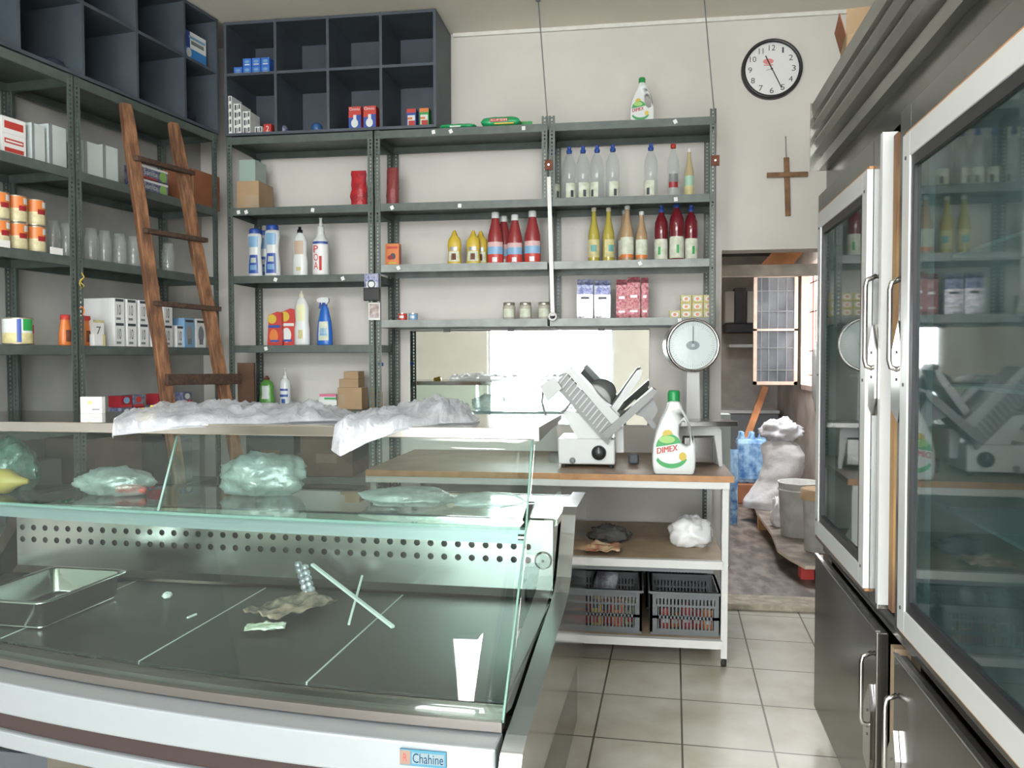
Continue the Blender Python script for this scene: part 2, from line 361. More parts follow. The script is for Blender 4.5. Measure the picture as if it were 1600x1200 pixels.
t = thing('ceiling_light', 'square flush ceiling light panel above the shop floor', 'ceiling light', (-.93, .52, CEIL))
b = MB()
for q in ((-.42, -.39, -.29, .29), (.39, .42, -.29, .29)): b.box(q[0], q[1], q[2], q[3], -.06, -.001, M_white)
for q in ((-.29, -.26), (.26, .29)): b.box(-.39, .39, q[0], q[1], -.06, -.001, M_white)
b.build('frame', t); MB().box(-.388, .388, -.258, .258, -.05, -.04, mat('lit_diffuser', (1, .97, .92), .5, emit=9)).build('diffuser', t)

# ------------------------------------------------------------------ back room beyond the doorway
BY = 10.5; BX = 1.72
struct('floor_back_room', MB().box(.0, 2.2, WY+.17, BY+.1, -.08, .012, M_terr))
struct('trim_3', MB().box(DX0, DX1, WY-.03, WY+.19, .0, .035, mat('worn_cream_sill', (.52, .46, .36), .7, var=.35, vscale=18, bump=.4)), bevel=.008)
b = MB(); b.box(.0, .12, WY+.17, BY, 0, 2.8, M_concrete); struct('wall_back_room_left', b)
struct('wall_back_room_far', MB().box(0, 1.9, BY, BY+.15, 0, 2.8, M_concrete))
WZ0, WZ1, WYA, WYB = 1.16, 2.42, 8.1, 9.0
b = MB(); b.box(BX, BX+.12, WY+.17, WYA, 0, 2.8, M_concrete); b.box(BX, BX+.12, WYB, BY, 0, 2.8, M_concrete)
b.box(BX, BX+.12, WYA, WYB, 0, WZ0, M_concrete); b.box(BX, BX+.12, WYA, WYB, WZ1, 2.8, M_concrete); struct('wall_back_room_right', b)
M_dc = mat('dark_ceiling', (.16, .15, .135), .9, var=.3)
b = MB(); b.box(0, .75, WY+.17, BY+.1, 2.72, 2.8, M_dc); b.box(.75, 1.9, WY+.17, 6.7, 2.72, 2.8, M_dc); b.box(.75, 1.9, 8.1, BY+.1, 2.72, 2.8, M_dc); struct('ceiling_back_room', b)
area('added_roof_daylight', (1.3, 7.4, 2.9), (0, 0, 0), 1.1, 1.4, portal=True)  # ceiling opening out of view, added to brighten the back room
struct('trim_4', MB().box(.12, 1.72, 6.3, 6.42, atY(1200, 430, 6.3).z, atY(1200, 413, 6.3).z, mat('beam_plaster', (.68, .64, .56), .85, var=.25, vscale=9, bump=.3)))
M_frame = mat('window_frame_paint', (.55, .43, .36), .6, var=.2, vscale=12)
win = MB()
for y in (WYA, WYB-.05): win.box(BX-.02, BX+.06, y, y+.05, WZ0, WZ1, M_frame)
for z in (WZ0, WZ1-.05): win.box(BX-.02, BX+.06, WYA, WYB, z, z+.05, M_frame)
wo = struct('window_3', win)
struct('trim_5', MB().box(3.4, 3.5, 3, 16, -.1, 4.2, mat('peach_render', (.50, .38, .30), .8, var=.15)))
g = MB()
for k in range(6): y = WYA+.1+k*.13; g.box(BX+.07, BX+.082, y, y+.012, WZ0, WZ1, M_rust)
for z in (1.3, 1.55, 1.95, 2.25): g.box(BX+.07, BX+.082, WYA, WYB, z, z+.012, M_rust)
go = g.build('window_grille', wo)
# the open casement leaf, hinged on the far side of the window
A = atY(1177, 520, 8.96); Bp = atY(1246, 520, 8.96)
t = thing('casement_leaf', 'open glazed casement window leaf with one crossbar, in the back room', 'window', (Bp.x, 8.96, 1.205), 0)
wd = Bp.x-A.x; b = MB()
for x in (-wd, -.035): b.box(x, x+.035, -.02, .02, 0, 1.15, M_frame)
for z in (0, .56, 1.115): b.box(-wd, 0, -.02, .02, z, z+(.022 if z == .56 else .035), M_frame)
b.build('leaf_frame', t)
MB().box(-wd+.03, -.03, -.003, .003, .03, 1.12, glass('casement_glass', (.62, .68, .74), .16, 0, 1.5, (.42, .46, .52))).build('pane', t)
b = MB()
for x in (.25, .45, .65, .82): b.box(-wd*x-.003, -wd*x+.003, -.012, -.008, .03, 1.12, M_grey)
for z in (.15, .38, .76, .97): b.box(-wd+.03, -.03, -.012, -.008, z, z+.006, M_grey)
b.build('grille_reflection', t)  # grey bars modelled on the pane as the window grille's reflection
# timber and board under the back room ceiling
pa, pb = atY(1195, 408, 5.9), atY(1255, 396, 5.9)
b = MB(); b.prism([(q.x, q.z) for q in (atY(1190, 413, 5.7), atY(1240, 412, 5.7), atY(1264, 384, 5.7), atY(1216, 384, 5.7))], 5.7, 5.73, M_wood_beam)
tag(b.build('ceiling_plank'), 'orange timber plank tilted above the back room beam', 'plank')
pa, pb = atY(1196, 604, 9.2), atY(1158, 705, 8.9)
b = MB(); b.beam((pa.x, 9.2, pa.z), (pb.x-.16, 8.9, .03), .07, .03, M_wood_beam, (0, 1, 0))
tag(b.build('leaning_plank', bevel=.003), 'orange timber plank leaning diagonally in the back room below the casement', 'plank')
# kitchen units on the far wall
t = thing('extractor_hood', 'black extractor hood with slim chimney on back room far wall', 'extractor hood', (atY(1155, 500, 10.4).x, BY, 1.78))
MB().box(-.065, .065, -.22, -.005, .12, .54, M_black).build('chimney', t)
MB().box(-.19, .19, -.35, -.005, 0, .115, M_black).build('canopy', t, bevel=.01)
for px, wdt, lab in ((1139, .11, 'cream wall cabinet left of the black hood'), (1171, .11, 'cream wall cabinet right of the black hood')):
    X = atY(px, 500, 10.4).x+(.01 if px > 1150 else -.01)
    t = thing('wall_cabinet', lab, 'cabinet', (X, BY, 1.90)); MB().box(-wdt/2, wdt/2, -.25, -.005, 0, .38, M_wall).build('body', t)
    MB().box(-wdt/2+.005, wdt/2-.005, -.268, -.252, .005, .375, M_wall).build('door', t, bevel=.003)
X = atY(1155, 545, 10.4).x
tag(MB().box(-.14, .2, -.3, -.005, 0, .035, M_white).build('wall_shelf', loc=(X, BY, 1.61)), 'white wall shelf below the black hood in the back room', 'shelf')
t = thing('work_cabinet', 'grey base cabinet on the back room far wall', 'cabinet', (X+.05, BY, .012))
MB().box(-.3, .35, -.5, -.005, 0, .82, M_grey).build('body', t); MB().box(-.31, .36, -.52, -.003, .825, .86, M_white).build('countertop', t)

# ------------------------------------------------------------------ perforated angle-iron racks
def flange(b, u0, u1, z0, z1, put, mt):
    """strip with a row of square holes; put(u,t,z) maps to a vertex"""
    th = .0025; hw = .0045; um = (u0+u1)/2; pitch = .021; n = int((z1-z0)/pitch)
    def bx(a, c, d, e):
        vs = [put(u, t, z) for u in (a, c) for t in (0, th) for z in (d, e)]
        b.add(vs, [(0, 1, 3, 2), (4, 6, 7, 5), (0, 4, 5, 1), (2, 3, 7, 6), (0, 2, 6, 4), (1, 5, 7, 3)], mt)
    bx(min(u0, u1), um-hw, z0, z1); bx(um+hw, max(u0, u1), z0, z1)
    for k in range(n+1):
        za = z0+k*pitch; bx(um-hw, um+hw, za, min(z1, za+pitch-.011))
def post(parent, x, y, z0, z1, sx, sy, mt, w=.034):
    b = MB()
    flange(b, x, x+sx*w, z0, z1, lambda u, t, z: (u, y+sy*t, z), mt)
    flange(b, y, y+sy*w, z0, z1, lambda u, t, z: (x+sx*t, u, z), mt)
    return b.build('post', parent)
def rack(label, loc, rz, W, D, zs, posts, mt, lips=.042, group=None, mtlow=None):
    t = thing('metal_rack', label, 'shelving rack', loc, rz, group)
    for (x, y, z0, z1) in posts: post(t, x, y, z0, z1, 1 if x < W/2 else -1, 1 if y < D/2 else -1, mt)
    for z in zs:
        z = z-.0012; mm = mtlow if (mtlow and z < 2.1) else mt
        b = MB(); g = .004; b.box(g, W-g, g, D-g, z-.0025, z, mm)
        b.box(g, W-g, g, g+.0025, z-lips, z-.0026, mm); b.box(g, W-g, D-g-.0025, D-g, z-lips, z-.0026, mm)
        b.box(g, g+.0025, g+.003, D-g-.003, z-lips, z-.0026, mm); b.box(W-g-.0025, W-g, g+.003, D-g-.003, z-lips, z-.0026, mm)
        b.box(g, W-g, g+.003, g+.016, z-lips-.001, z-lips+.0015, mm); b.box(g, W-g, D-g-.016, D-g-.003, z-lips-.001, z-lips+.0015, mm)
        b.build('shelf', t)
    return t
D = .385; RY = 4.65
B1, B2, B3, B4 = -2.385, -1.485, -.478, .435
Z1 = (2.80, 2.385, 1.985, 1.575, 1.19, .80, .38); Z2 = (2.80, 2.385, 2.035, 1.717)
def ps(W, lf=.002, rf=.002, lb=.002, rb=.002, top=2.80): return [(0, 0, lf, top), (W, 0, rf, top), (0, D, lb, top), (W, D, rb, top)]
rack('green grey rack bay beside the corner, with cleaning bottles', (B1, RY, 0), 0, B2-B1-.004, D, Z1, ps(B2-B1-.004), M_green)
W2 = B3-B2-.006
rack('middle rack bay with ketchup and mustard, above the mirror', (B2+.002, RY, 0), 0, W2, D, Z2, [(0, 0, .002, 2.80), (W2, 0, 2.34, 2.84), (0, D, .002, 2.80), (W2, D, 1.68, 2.80)], M_green, mtlow=M_green2)
W3 = B4-B3-.004
rack('right hand rack bay with water and syrup bottles, nearest the doorway', (B3+.002, RY, 0), 0, W3, D, Z2, [(0, 0, 2.34, 2.84), (W3, 0, 1.65, 2.84), (0, D, 1.68, 2.81), (W3, D, .002, 2.81)], M_green, mtlow=M_green2)
# side racks run towards the camera along the left wall
rzL = radians(90-LH)
def LL(s, off=0, z=0):
    """point s metres from the corner along the side rack front, off metres behind its front plane"""
    h = radians(LH); return Vector((LP[0]-s*sin(h)-off*cos(h), LP[1]-s*cos(h)+off*sin(h), z))
ZL = (2.80, 2.37, 1.97, 1.56, 1.19, .80, .38)
SA = 1.125; WA = SA-.07
rack('dark rack bay behind the ladder on the side wall', LL(SA), rzL, WA, D, ZL, ps(WA), M_green)
WB = .95
rack('dark side wall rack bay holding the orange tins, nearest the camera', LL(SA+.006+WB), rzL, WB, D, ZL, ps(WB), M_green)
M_tagp = M_paper
# rods that hang the rack fronts from the ceiling, brackets and white stay
for px, X, lab in ((848, B3, 'thin dark hanging rod from ceiling to the left corner of bottle rack'), (1108, B4-.01, 'thin dark hanging rod from ceiling to rack corner nearest the clock')):
    tp = atY(842 if px == 848 else 1100, 0, 4.63)
    b = MB(); b.tube([(tp.x-.004, 4.63, CEIL-.001), (X+(.0 if px == 848 else .0), 4.64, 2.76)], .0035, M_grey); b.cyl((tp.x-.004, 4.63, CEIL-.012), .014, .012, M_grey, 10)
    tag(b.build('hanging_rod'), lab, 'rod')
for px, lab in ((857, 'rusty brown plate bolted to the rack posts above the white stay'), (1118, 'rusty brown plate on the right end post beside the water shelf')):
    p = atY(px, 257 if px == 857 else 250, 4.63)
    b = MB(); b.box(-.022, .022, -.012, -.004, -.028, .028, M_rust); b.cyl((0, -.018, 0), .006, .006, M_alu, 8, 'y')
    tag(b.build('rusty_bracket', loc=(p.x, 4.65, p.z)), lab, 'bracket', )
pa, pb = atY(857, 275, 4.61), atY(863, 493, 4.61)
t = thing('white_stay', 'white painted stay bar joining the shelf fronts between bottle racks', 'bar', (pb.x, 4.632, pb.z))
MB().beam((pa.x-pb.x, 0, pa.z-pb.z), (0, 0, 0), .022, .008, M_white, (0, 1, 0)).build('bar', t)
b = MB(); b.tube([(.02*cos(a*pi/6), -.006, .02*sin(a*pi/6)-.005) for a in range(12)], .006, M_white, closed=True); b.build('eye_ring', t)

# ------------------------------------------------------------------ pigeonhole cabinets on top of the racks
def pigeon(label, loc, rz, xs, zb, zm, zt, depth):
    t = thing('pigeonhole_cabinet', label, 'cabinet', loc, rz); T = .016
    for i, x in enumerate(xs):
        MB().box(x-T/2, x+T/2, 0, depth, zb, zt, M_blueg).build('side_panel' if i in (0, len(xs)-1) else 'divider', t)
    for k, z in enumerate((zb, zm, zt)):
        b = MB()
        for a, c in zip(xs[:-1], xs[1:]): b.box(a+T/2, c-T/2, .002, depth-.008, z-(T if k == 2 else 0), z+(0 if k == 2 else T), M_blueg)
        b.build(('bottom_board', 'shelf', 'top_board')[k], t)
    MB().box(xs[0]+T/2, xs[-1]-T/2, depth-.007, depth-.001, zb, zt, M_blueg).build('back_panel', t)
    return t
CB = 2.806; CM = 3.155; CT = 3.468
cx = [-2.385, -2.076, -1.757, -1.44, -1.125]
pigeon('dark blue grey pigeonhole cabinet on the back rack', (0, RY, 0), 0, cx, CB, CM, CT, .392)
ls = [LL(0)]
def sL(Yv): return (LP[1]-Yv)/cos(radians(LH))
svals = [sL(4.60), sL(4.314), sL(3.948), sL(3.596), sL(3.245), sL(2.90), sL(2.55)]
xl = sorted([-s for s in svals])
pigeon('dark blue grey pigeonhole cabinet along the side wall racks', LL(0, .0), rzL, xl, CB, 3.15, CT, .385)

# ------------------------------------------------------------------ generic goods
def carton(name, label, cat, loc, w, d, h, base, gfx=(), rz=0, group=None, side=None):
    """box whose front face (-y) carries printed patches: ('r',x0,x1,z0,z1,mat) or ('t',text,x0,x1,z0,z1,mat) in 0..1"""
    b = MB(); b.box(-w/2, w/2, 0, d, 0, h, base); n = 0
    for q in gfx:
        n += 1; y = -.0004*n
        if q[0] == 'r': _, a, c, e, f, mt = q; b.box(-w/2+a*w, -w/2+c*w, y, 0, e*h, f*h, mt)
        elif q[0] == 'o':
            _, a, c, rx, rz_, mt = q; k = 16
            b.prism([(-w/2+a*w+rx*w*cos(2*pi*i/k), c*h+rz_*h*sin(2*pi*i/k)) for i in range(k)], y, 0, mt)
        else: _, s, a, c, e, f, mt = q; b.text(s, -w/2+a*w, -w/2+c*w, e*h, f*h, y-.0004, mt)
    if side: b.box(w/2, w/2+.0004, .004, d-.004, h*.1, h*.9, side)
    return tag(b.build(name, loc=loc, rz=rz), label, cat, group)

def interp(prof, f):
    for (r0, z0), (r1, z1) in zip(prof, prof[1:]):
        if z0 <= f <= z1 and z1 > z0: return r0+(r1-r0)*(f-z0)/(z1-z0)
    return prof[-1][0]
PROT = {}
def bottle(kind, name, cat, label, group, loc, H, R, prof, body, cap, capprof, sy=1, stick=(), rz=0, extra=None, sang=1.15, part='label_sticker'):
    if kind in PROT:
        r, h0 = PROT[kind]; return clone(r, loc, label, rz, H/h0)
    t = thing(name, label, cat, loc, rz, group)
    MB().lathe([(r*R, z*H) for r, z in prof], body, seg=20, sy=sy).build('bottle_body', t)
    MB().lathe([(r*R, z*H) for r, z in capprof], cap, seg=14, sy=1).build('cap', t)
    for i, st in enumerate(stick):
        b = MB(); z0, z1, mt = st[:3]; sa = st[3] if len(st) > 3 else sang; N = 5
        b.lathe([((interp(prof, z0+(z1-z0)*k/N))*R+.0012, (z0+(z1-z0)*k/N)*H) for k in range(N+1)], mt, seg=12, sy=sy, a0=-pi/2-sa, a1=-pi/2+sa)
        b.build(part, t)
    if extra: extra(t, H, R)
    PROT[kind] = (t, H); return t
def px_item(px0, px1, ytop, Y, zs):
    """width, height and X of something standing on shelf height zs at depth Y"""
    a = atY(px0, ytop, Y); c = atY(px1, ytop, Y); return (a.x+c.x)/2, c.x-a.x, a.z-zs

P_WAT = [(0, 0), (.85, 0), (1, .03), (1, .33), (.93, .37), (.93, .41), (1, .47), (1, .60), (.93, .70), (.55, .82), (.36, .86), (.36, .90)]
C_SPORT = [(.40, .88), (.42, .93), (.30, .935), (.27, .985), (.34, .99), (.3, 1.0), (0, 1.0)]
P_SYR = [(0, 0), (.95, 0), (1, .02), (1, .47), (.92, .56), (.52, .74), (.40, .84), (.38, .955)]
C_FLAT = [(.44, .93), (.44, .995), (.40, 1.0), (0, 1.0)]
P_KET = [(0, 0), (.95, 0), (1, .02), (1, .42), (.93, .56), (.62, .75), (.46, .86), (.44, .90)]
C_KET = [(.50, .88), (.50, .98), (.44, 1.0), (0, 1.0)]
P_MUS = [(0, 0), (.95, 0), (1, .04), (.92, .25), (.86, .38), (.98, .58), (.86, .74), (.45, .84), (.4, .85)]
C_MUS = [(.48, .84), (.42, .87), (.22, .97), (.12, 1.0), (0, 1.0)]
P_CRM = [(0, 0), (.9, 0), (1, .03), (.97, .25), (.80, .48), (.80, .60), (.98, .78), (.92, .88), (.6, .91)]
C_CRM = [(.72, .90), (.74, .97), (.6, 1.0), (0, 1.0)]
P_DSH = [(0, 0), (.92, 0), (1, .03), (1, .30), (.86, .45), (.95, .68), (.7, .82), (.32, .88), (.3, .9)]
C_DSH = [(.34, .88), (.34, .94), (.2, .95), (.18, 1.0), (0, 1.0)]

YI = 4.80
# --- water shelf, bay 3 upper
zs = Z2[1]
row = [(862, 876, 232), (876, 903, 230), (900, 922, 229), (922, 944, 228), (944, 971, 227), (1005, 1029, 225)]
names = ['leftmost on water shelf, partly behind rusty plate', 'second from left on the water shelf', 'third from left on the water shelf', 'fourth from left on the water shelf', 'fifth from left, last of the close row', 'standing alone in the middle of the water shelf']
for i, ((a, c, yt), nm) in enumerate(zip(row, names)):
    X, wv, H = px_item(a if i else 852, c, yt, YI, zs)
    bottle('water', 'water_bottle', 'bottle', 'clear bottle with blue cap, '+nm, 'clear water bottles with blue caps', (X, YI-(.0 if i != 3 else .0), zs), max(H, .235), .0385, P_WAT, M_clear, M_blue, C_SPORT, stick=[(.07, .33, M_labw, .9), (.08, .2, M_dgrey, .22)], rz=(.9, .5, .3, -.7, .4, -.4)[i])
X, wv, H = px_item(1042, 1062, 226, YI, zs)
bottle('redcap', 'soda_bottle', 'bottle', 'clear bottle with red cap and red label on the water shelf', None, (X, YI, zs), H, .034, P_WAT, M_clear, M_red, C_FLAT, stick=[(.3, .45, M_grey, .8), (.2, .3, M_dred, .8)])
X, wv, H = px_item(1069, 1085, 233, YI, zs)
bottle('smallglass', 'glass_bottle', 'bottle', 'small slim glass bottle with white cap and green label, right end of the water shelf', None, (X, YI, zs), H, .026, P_SYR, mat('pale_drink', (.45, .38, .22), .15), M_whitep, C_FLAT, stick=[(.02, .25, M_laby, 1.3), (.25, .45, mat('mint_label', (.35, .55, .42), .5), 1.3)])
# --- syrups, bay 3 middle
zs = Z2[2]
for i, (a, c, yt) in enumerate(((918, 938, 325), (941, 961, 325))):
    X, wv, H = px_item(a, c, yt, YI, zs)
    bottle('ysyr', 'syrup_bottle', 'bottle', 'glass bottle of yellow syrup, '+('left' if i == 0 else 'right')+' of the two', 'yellow syrup bottles', (X, YI, zs), H, .033, P_SYR, M_yoil, M_cream, C_FLAT, stick=[(.10, .42, M_laby, 1.2), (.2, .32, mat('teal_label', (.10, .35, .35), .5), .5)], rz=i*.5)
for i, (a, c, yt, dy) in enumerate(((968, 992, 322, 0), (966, 986, 329, .09), (992, 1013, 331, 0))):
    X, wv, H = px_item(a, c, yt, YI+dy, zs)
    bottle('psyr', 'syrup_bottle', 'bottle', ('taller peach coloured syrup bottle with white cap', 'peach syrup bottle hidden behind the taller peach bottle', 'shorter peach coloured syrup bottle, right of the taller one')[i], 'peach syrup bottles', (X, YI+dy, zs), H, .037, P_SYR, M_peach, M_whitep, C_FLAT, stick=[(.14, .44, M_labw, 1.3), (.08, .14, M_orange, 1.3)])
for i, (a, c, yt) in enumerate(((1021, 1046, 322), (1044, 1070, 316), (1068, 1092, 321))):
    X, wv, H = px_item(a, c, yt, YI, zs)
    bottle('gsyr', 'syrup_bottle', 'bottle', 'dark red syrup bottle with blue sport cap, '+('left', 'middle and tallest', 'right')[i]+' of three', 'dark red syrup bottles', (X, YI-(.035 if i == 1 else 0), zs), H, .0385, P_WAT, M_gren, M_blue, C_SPORT, stick=[(.04, .40, M_labw, 1.35), (.12, .26, M_greenp, .18)], rz=(-.3, .1, .3)[i])
# --- ketchup and mustard, bay 2
for i, (a, c, yt, dy) in enumerate(((760, 788, 332, 0), (776, 798, 338, .09), (791, 818, 336, 0), (818, 846, 330, 0))):
    X, wv, H = px_item(a, c, yt, YI+dy, zs)
    def kx(t, H, R):
        pass
    bottle('ket', 'ketchup_bottle', 'bottle', ('ketchup bottle with white cap, left of the row', 'ketchup bottle standing behind the leftmost one', 'ketchup bottle in the middle of the row, slightly lower', 'ketchup bottle at the right, beside the white stay bar')[i], 'ketchup bottles', (X, YI+dy, zs), H, .047, P_KET, M_ketch, M_whitep, C_KET, sy=.7, stick=[(.03, .20, M_red, 1.2), (.20, .34, M_lblue, 1.2), (.34, .43, M_ket2, 1.2), (.05, .14, M_whitep, .3)])
for i, (a, c, yt, dy) in enumerate(((697, 723, 360, 0), (738, 742+22, 361, .07), (727, 752, 360, 0))):
    X, wv, H = px_item(a, c, yt, YI+dy, zs)
    bottle('mus', 'mustard_bottle', 'bottle', ('yellow mustard squeeze bottle, left one', 'yellow mustard squeeze bottle half hidden behind the right one', 'yellow mustard squeeze bottle, right one in front')[i], 'mustard bottles', (X, YI+dy, zs), H, .043, P_MUS, M_yell, M_yell, C_MUS, sy=.6, stick=[(.12, .40, M_labw, .9), (.16, .34, M_rust, .35), (.42, .52, M_aluw, .6)])
carton('tea_box', 'small orange red box on the ketchup shelf beside the post', 'box', (atY(615, 390, YI).x, YI-.03, zs), .082, .05, .135, M_orange, [('r', .1, .9, .78, .88, M_red), ('o', .55, .45, .2, .14, M_dgrey), ('o', .35, .4, .2, .1, M_dred), ('r', .25, .8, .12, .2, M_yell)], side=M_red)
# --- lowest shelf of bay 2 and 3
zs = Z2[3]
for i, (a, c, yt) in enumerate(((785, 806, 461), (809, 833, 461), (840, 861, 461))):
    X, wv, H = px_item(a, c, yt, YI, zs)
    if i == 0:
        jr = thing('spice_jar', 'small glass jar with metal lid, left of the three', 'jar', (X, YI, zs), 0, 'small glass jars')
        MB().lathe([(0, 0), (.034, 0), (.037, .006), (.037, .072), (.030, .085)], mat('jar_contents', (.50, .47, .40), .3, var=.2, vscale=60), seg=18).build('jar_body', jr)
        MB().lathe([(.0335, .083), (.0345, .085), (.0345, .098), (.03, .1), (0, .1)], M_can, seg=18).build('lid', jr)
        MB().lathe([(.0378, .015), (.0378, .062)], M_labw, seg=12, a0=-pi/2-.9, a1=-pi/2+.9).build('label_sticker', jr)
    else: clone(jr, (X, YI, zs), ('', 'small glass jar with metal lid, middle of the three', 'small glass jar with metal lid, right, beside the white stay')[i])
for i, (a, c) in enumerate(((622, 636), (636, 651))):
    X, wv, H = px_item(a, c, 481, YI, zs)
    b = MB(); b.cyl((0, 0, 0), .027, .045, M_can, 18); b.lathe([(.0275, .004), (.0275, .041)], (M_red, M_lblue)[i], seg=18)
    b.lathe([(.028, .015), (.028, .03)], M_whitep, seg=8, a0=-pi/2-.5, a1=-pi/2+.5)
    tag(b.build('small_tin', loc=(X, YI+i*.03, zs)), ('small round red and white tin beside the rack post', 'small round blue banded tin behind the red one')[i], 'tin')
def coffee(label, a, c, yt, top, bot, group, dy=0, rz=0):
    X, wv, H = px_item(a, c, yt, YI+dy, zs); w2 = wv/2
    b = MB(); d = .05
    def ring(z, sx, sd, n): return [(sx*w2*s1, sd*d/2*s2, z) for s1, s2 in ((-1, -1), (-.3, -1.08), (.3, -1.06), (1, -1), (1, 1), (-1, 1))]
    rs = [ring(0, .95, .9, 0), ring(.02, 1, 1, 0), ring(H*.45, 1.02, 1.05, 0), ring(H*.62, 1, 1, 0), ring(H*.86, 1, .9, 0), ring(H*.93, .97, .35, 0), ring(H, .97, .12, 0)]
    vs = [v for r in rs for v in r]; n = 6
    b.add(vs[:4*n], [(i*n+k, i*n+(k+1) % n, (i+1)*n+(k+1) % n, (i+1)*n+k) for i in range(3) for k in range(n)]+[tuple(range(n-1, -1, -1))], bot)
    b.add(vs[3*n:], [(i*n+k, i*n+(k+1) % n, (i+1)*n+(k+1) % n, (i+1)*n+k) for i in range(3) for k in range(n)]+[tuple(3*n+k for k in range(n))], top)
    b.box(-w2*.6, w2*.6, -d*.56, -d*.5, H*.15, H*.2, M_whitep); b.box(-w2*.5, w2*.5, -d*.57, -d*.5, H*.5, H*.56, M_dgrey if bot != M_mfoil else M_silver)
    tag(b.build('coffee_pack', loc=(X, YI+dy, zs), rz=rz), label, 'pack', group)
coffee('blue and silver foil coffee brick, left one', 902, 927, 437, M_bfoil, M_silver, 'blue coffee packs')
coffee('blue and silver foil coffee brick, right one', 929, 954, 438, M_bfoil, M_silver, 'blue coffee packs')
coffee('maroon foil coffee brick, left of the maroon three', 963, 980, 437, M_mfoil, M_mfoil, 'maroon coffee packs', 0)
coffee('maroon foil coffee brick, middle and tallest of the maroon three', 980, 1000.5, 433, M_mfoil, M_mfoil, 'maroon coffee packs', 0)
coffee('maroon foil coffee brick, narrow one at the right', 1002, 1013, 434, M_mfoil, M_mfoil, 'maroon coffee packs', 0)
bw = .0595; bx0 = atY(1117, 480, YI).x-bw/2-.004; sb = None
for r, n in ((0, 4), (1, 3), (2, 3)):
    for k in range(n):
        lab = 'small yellow and white box, %s row, %s from the right post' % (('bottom', 'middle', 'top')[r], ('nearest', 'second', 'third', 'fourth')[k])
        lc = (bx0-k*(bw+.003), YI-.01, zs+r*.0435)
        if sb is None: sb = carton('stock_cube_box', lab, 'box', lc, bw, .05, .0425, M_laby, [('o', .5, .5, .36, .34, M_whitep), ('o', .5, .5, .16, .2, M_orange), ('r', .1, .9, .06, .18, M_yell)], group='small yellow boxes')
        else: clone(sb, lc, lab)

# --- bay 1 cleaning bottles
zs = Z1[2]
def crm(t, H, R):
    b = MB(); b.text('CREAM', -.016, .016, .50*H, .56*H, -R*.62, M_blue); b.build('lettering', t)
for i, (a, c, yt, dy) in enumerate(((387, 409, 358, -.02), (404, 419, 361, .09), (413, 438, 352, 0))):
    X, wv, H = px_item(a, c, yt, YI+dy, zs)
    bottle('crm', 'cream_cleaner_bottle', 'bottle', ('white cleaner bottle with blue cap and blue label, leftmost', 'white cleaner bottle with blue cap, half hidden between two others', 'white cleaner bottle with blue cap, tallest and right of three')[i], 'white cleaner bottles with blue caps', (X, YI+dy, zs), H, .046, P_CRM, M_whitep, M_blue, C_CRM, sy=.65, stick=[(.08, .46, M_blue, .7), (.15, .25, M_lblue, .45), (.3, .40, M_labw, .4), (.62, .84, M_lblue, .75)])
X, wv, H = px_item(456, 481, 355, YI, zs)
bottle('sq', 'dish_soap_bottle', 'bottle', 'white waisted soap bottle with black cap and beige label', None, (X, YI, zs), H, .048, P_DSH, M_whitep, M_black, C_DSH, sy=.6, stick=[(.45, .72, mat('beige_label', (.5, .38, .3), .5), .7), (.12, .2, M_laby, .3)])
def sprayhead(c1, c2):
    def fn(t, H, R):
        b = MB(); z = H*.86
        b.prism([(-.042, z+.018), (-.044, z+.034), (-.01, z+.045), (.028, z+.04), (.03, z+.02), (.012, z), (-.014, z), (-.016, z+.012)], -.012, .012, c1)
        b.build('spray_head', t, bevel=.003)
        b = MB(); b.prism([(-.020, z+.014), (-.028, z+.012), (-.036, z-.022), (-.030, z-.024), (-.02, z-.004)], -.006, .006, c2); b.build('trigger', t)
    return fn
X, wv, H = px_item(487, 515, 341, YI, zs)
def red_m(t, H, R):
    b = MB(); b.text('P', -.028, .0, .40*H, .52*H, -R*.90-.0025, M_red); b.text('O', -.028, .0, .26*H, .38*H, -R*.90-.0025, M_red); b.text('A', -.028, .0, .12*H, .24*H, -R*.90-.0025, M_red); b.text('1', .006, .022, .1*H, .34*H, -R*.90-.003, M_red); b.build('lettering', t)
    MB().lathe([(.012, .84*H), (.012, .9*H), (.008, .92*H), (.008, .98*H), (.011, .985*H), (.011, H), (0, H)], M_whitep, seg=12).build('nozzle', t)
bottle('mo', 'glue_bottle', 'bottle', 'white round bottle with tall nozzle and red lettering', None, (X, YI, zs), H, .05, [(0, 0), (.97, 0), (1, .02), (.96, .58), (.90, .62), (.5, .70), (.42, .74), (.42, .8)], M_whitep, M_whitep, [(.46, .72), (.46, .84), (.3, .86), (0, .86)], sy=.9, stick=[(.55, .59, M_blue, 1.3), (.05, .53, mat('pale_label', (.78, .78, .80), .5), 1.2)], extra=red_m)
zs = Z1[3]
X, wv, H = px_item(459, 484, 455, YI, zs)
bottle('dish2', 'dish_soap_bottle', 'bottle', 'pale yellow dish soap bottle beside the red packets', None, (X, YI, zs), H, .048, P_DSH, M_whitep, M_cream, C_DSH, sy=.6, stick=[(.45, .75, mat('pale_yellow_label', (.72, .74, .45), .5), .6), (.12, .28, M_laby, .3)])
X, wv, H = px_item(493, 521, 466, YI, zs)
bottle('bspray', 'spray_bottle', 'bottle', 'blue trigger spray bottle with white head and oval label', None, (X, YI, zs), H, .048, [(0, 0), (.97, 0), (1, .02), (1, .25), (.86, .5), (.5, .78), (.30, .84)], mat('blue_bottle', (.02, .13, .50), .3), M_blue, [(.34, .83), (.34, .9), (0, .9)], sy=.6, stick=[(.1, .5, M_labw, .7), (.2, .36, M_lblue, .5)], extra=sprayhead(M_whitep, M_blue))
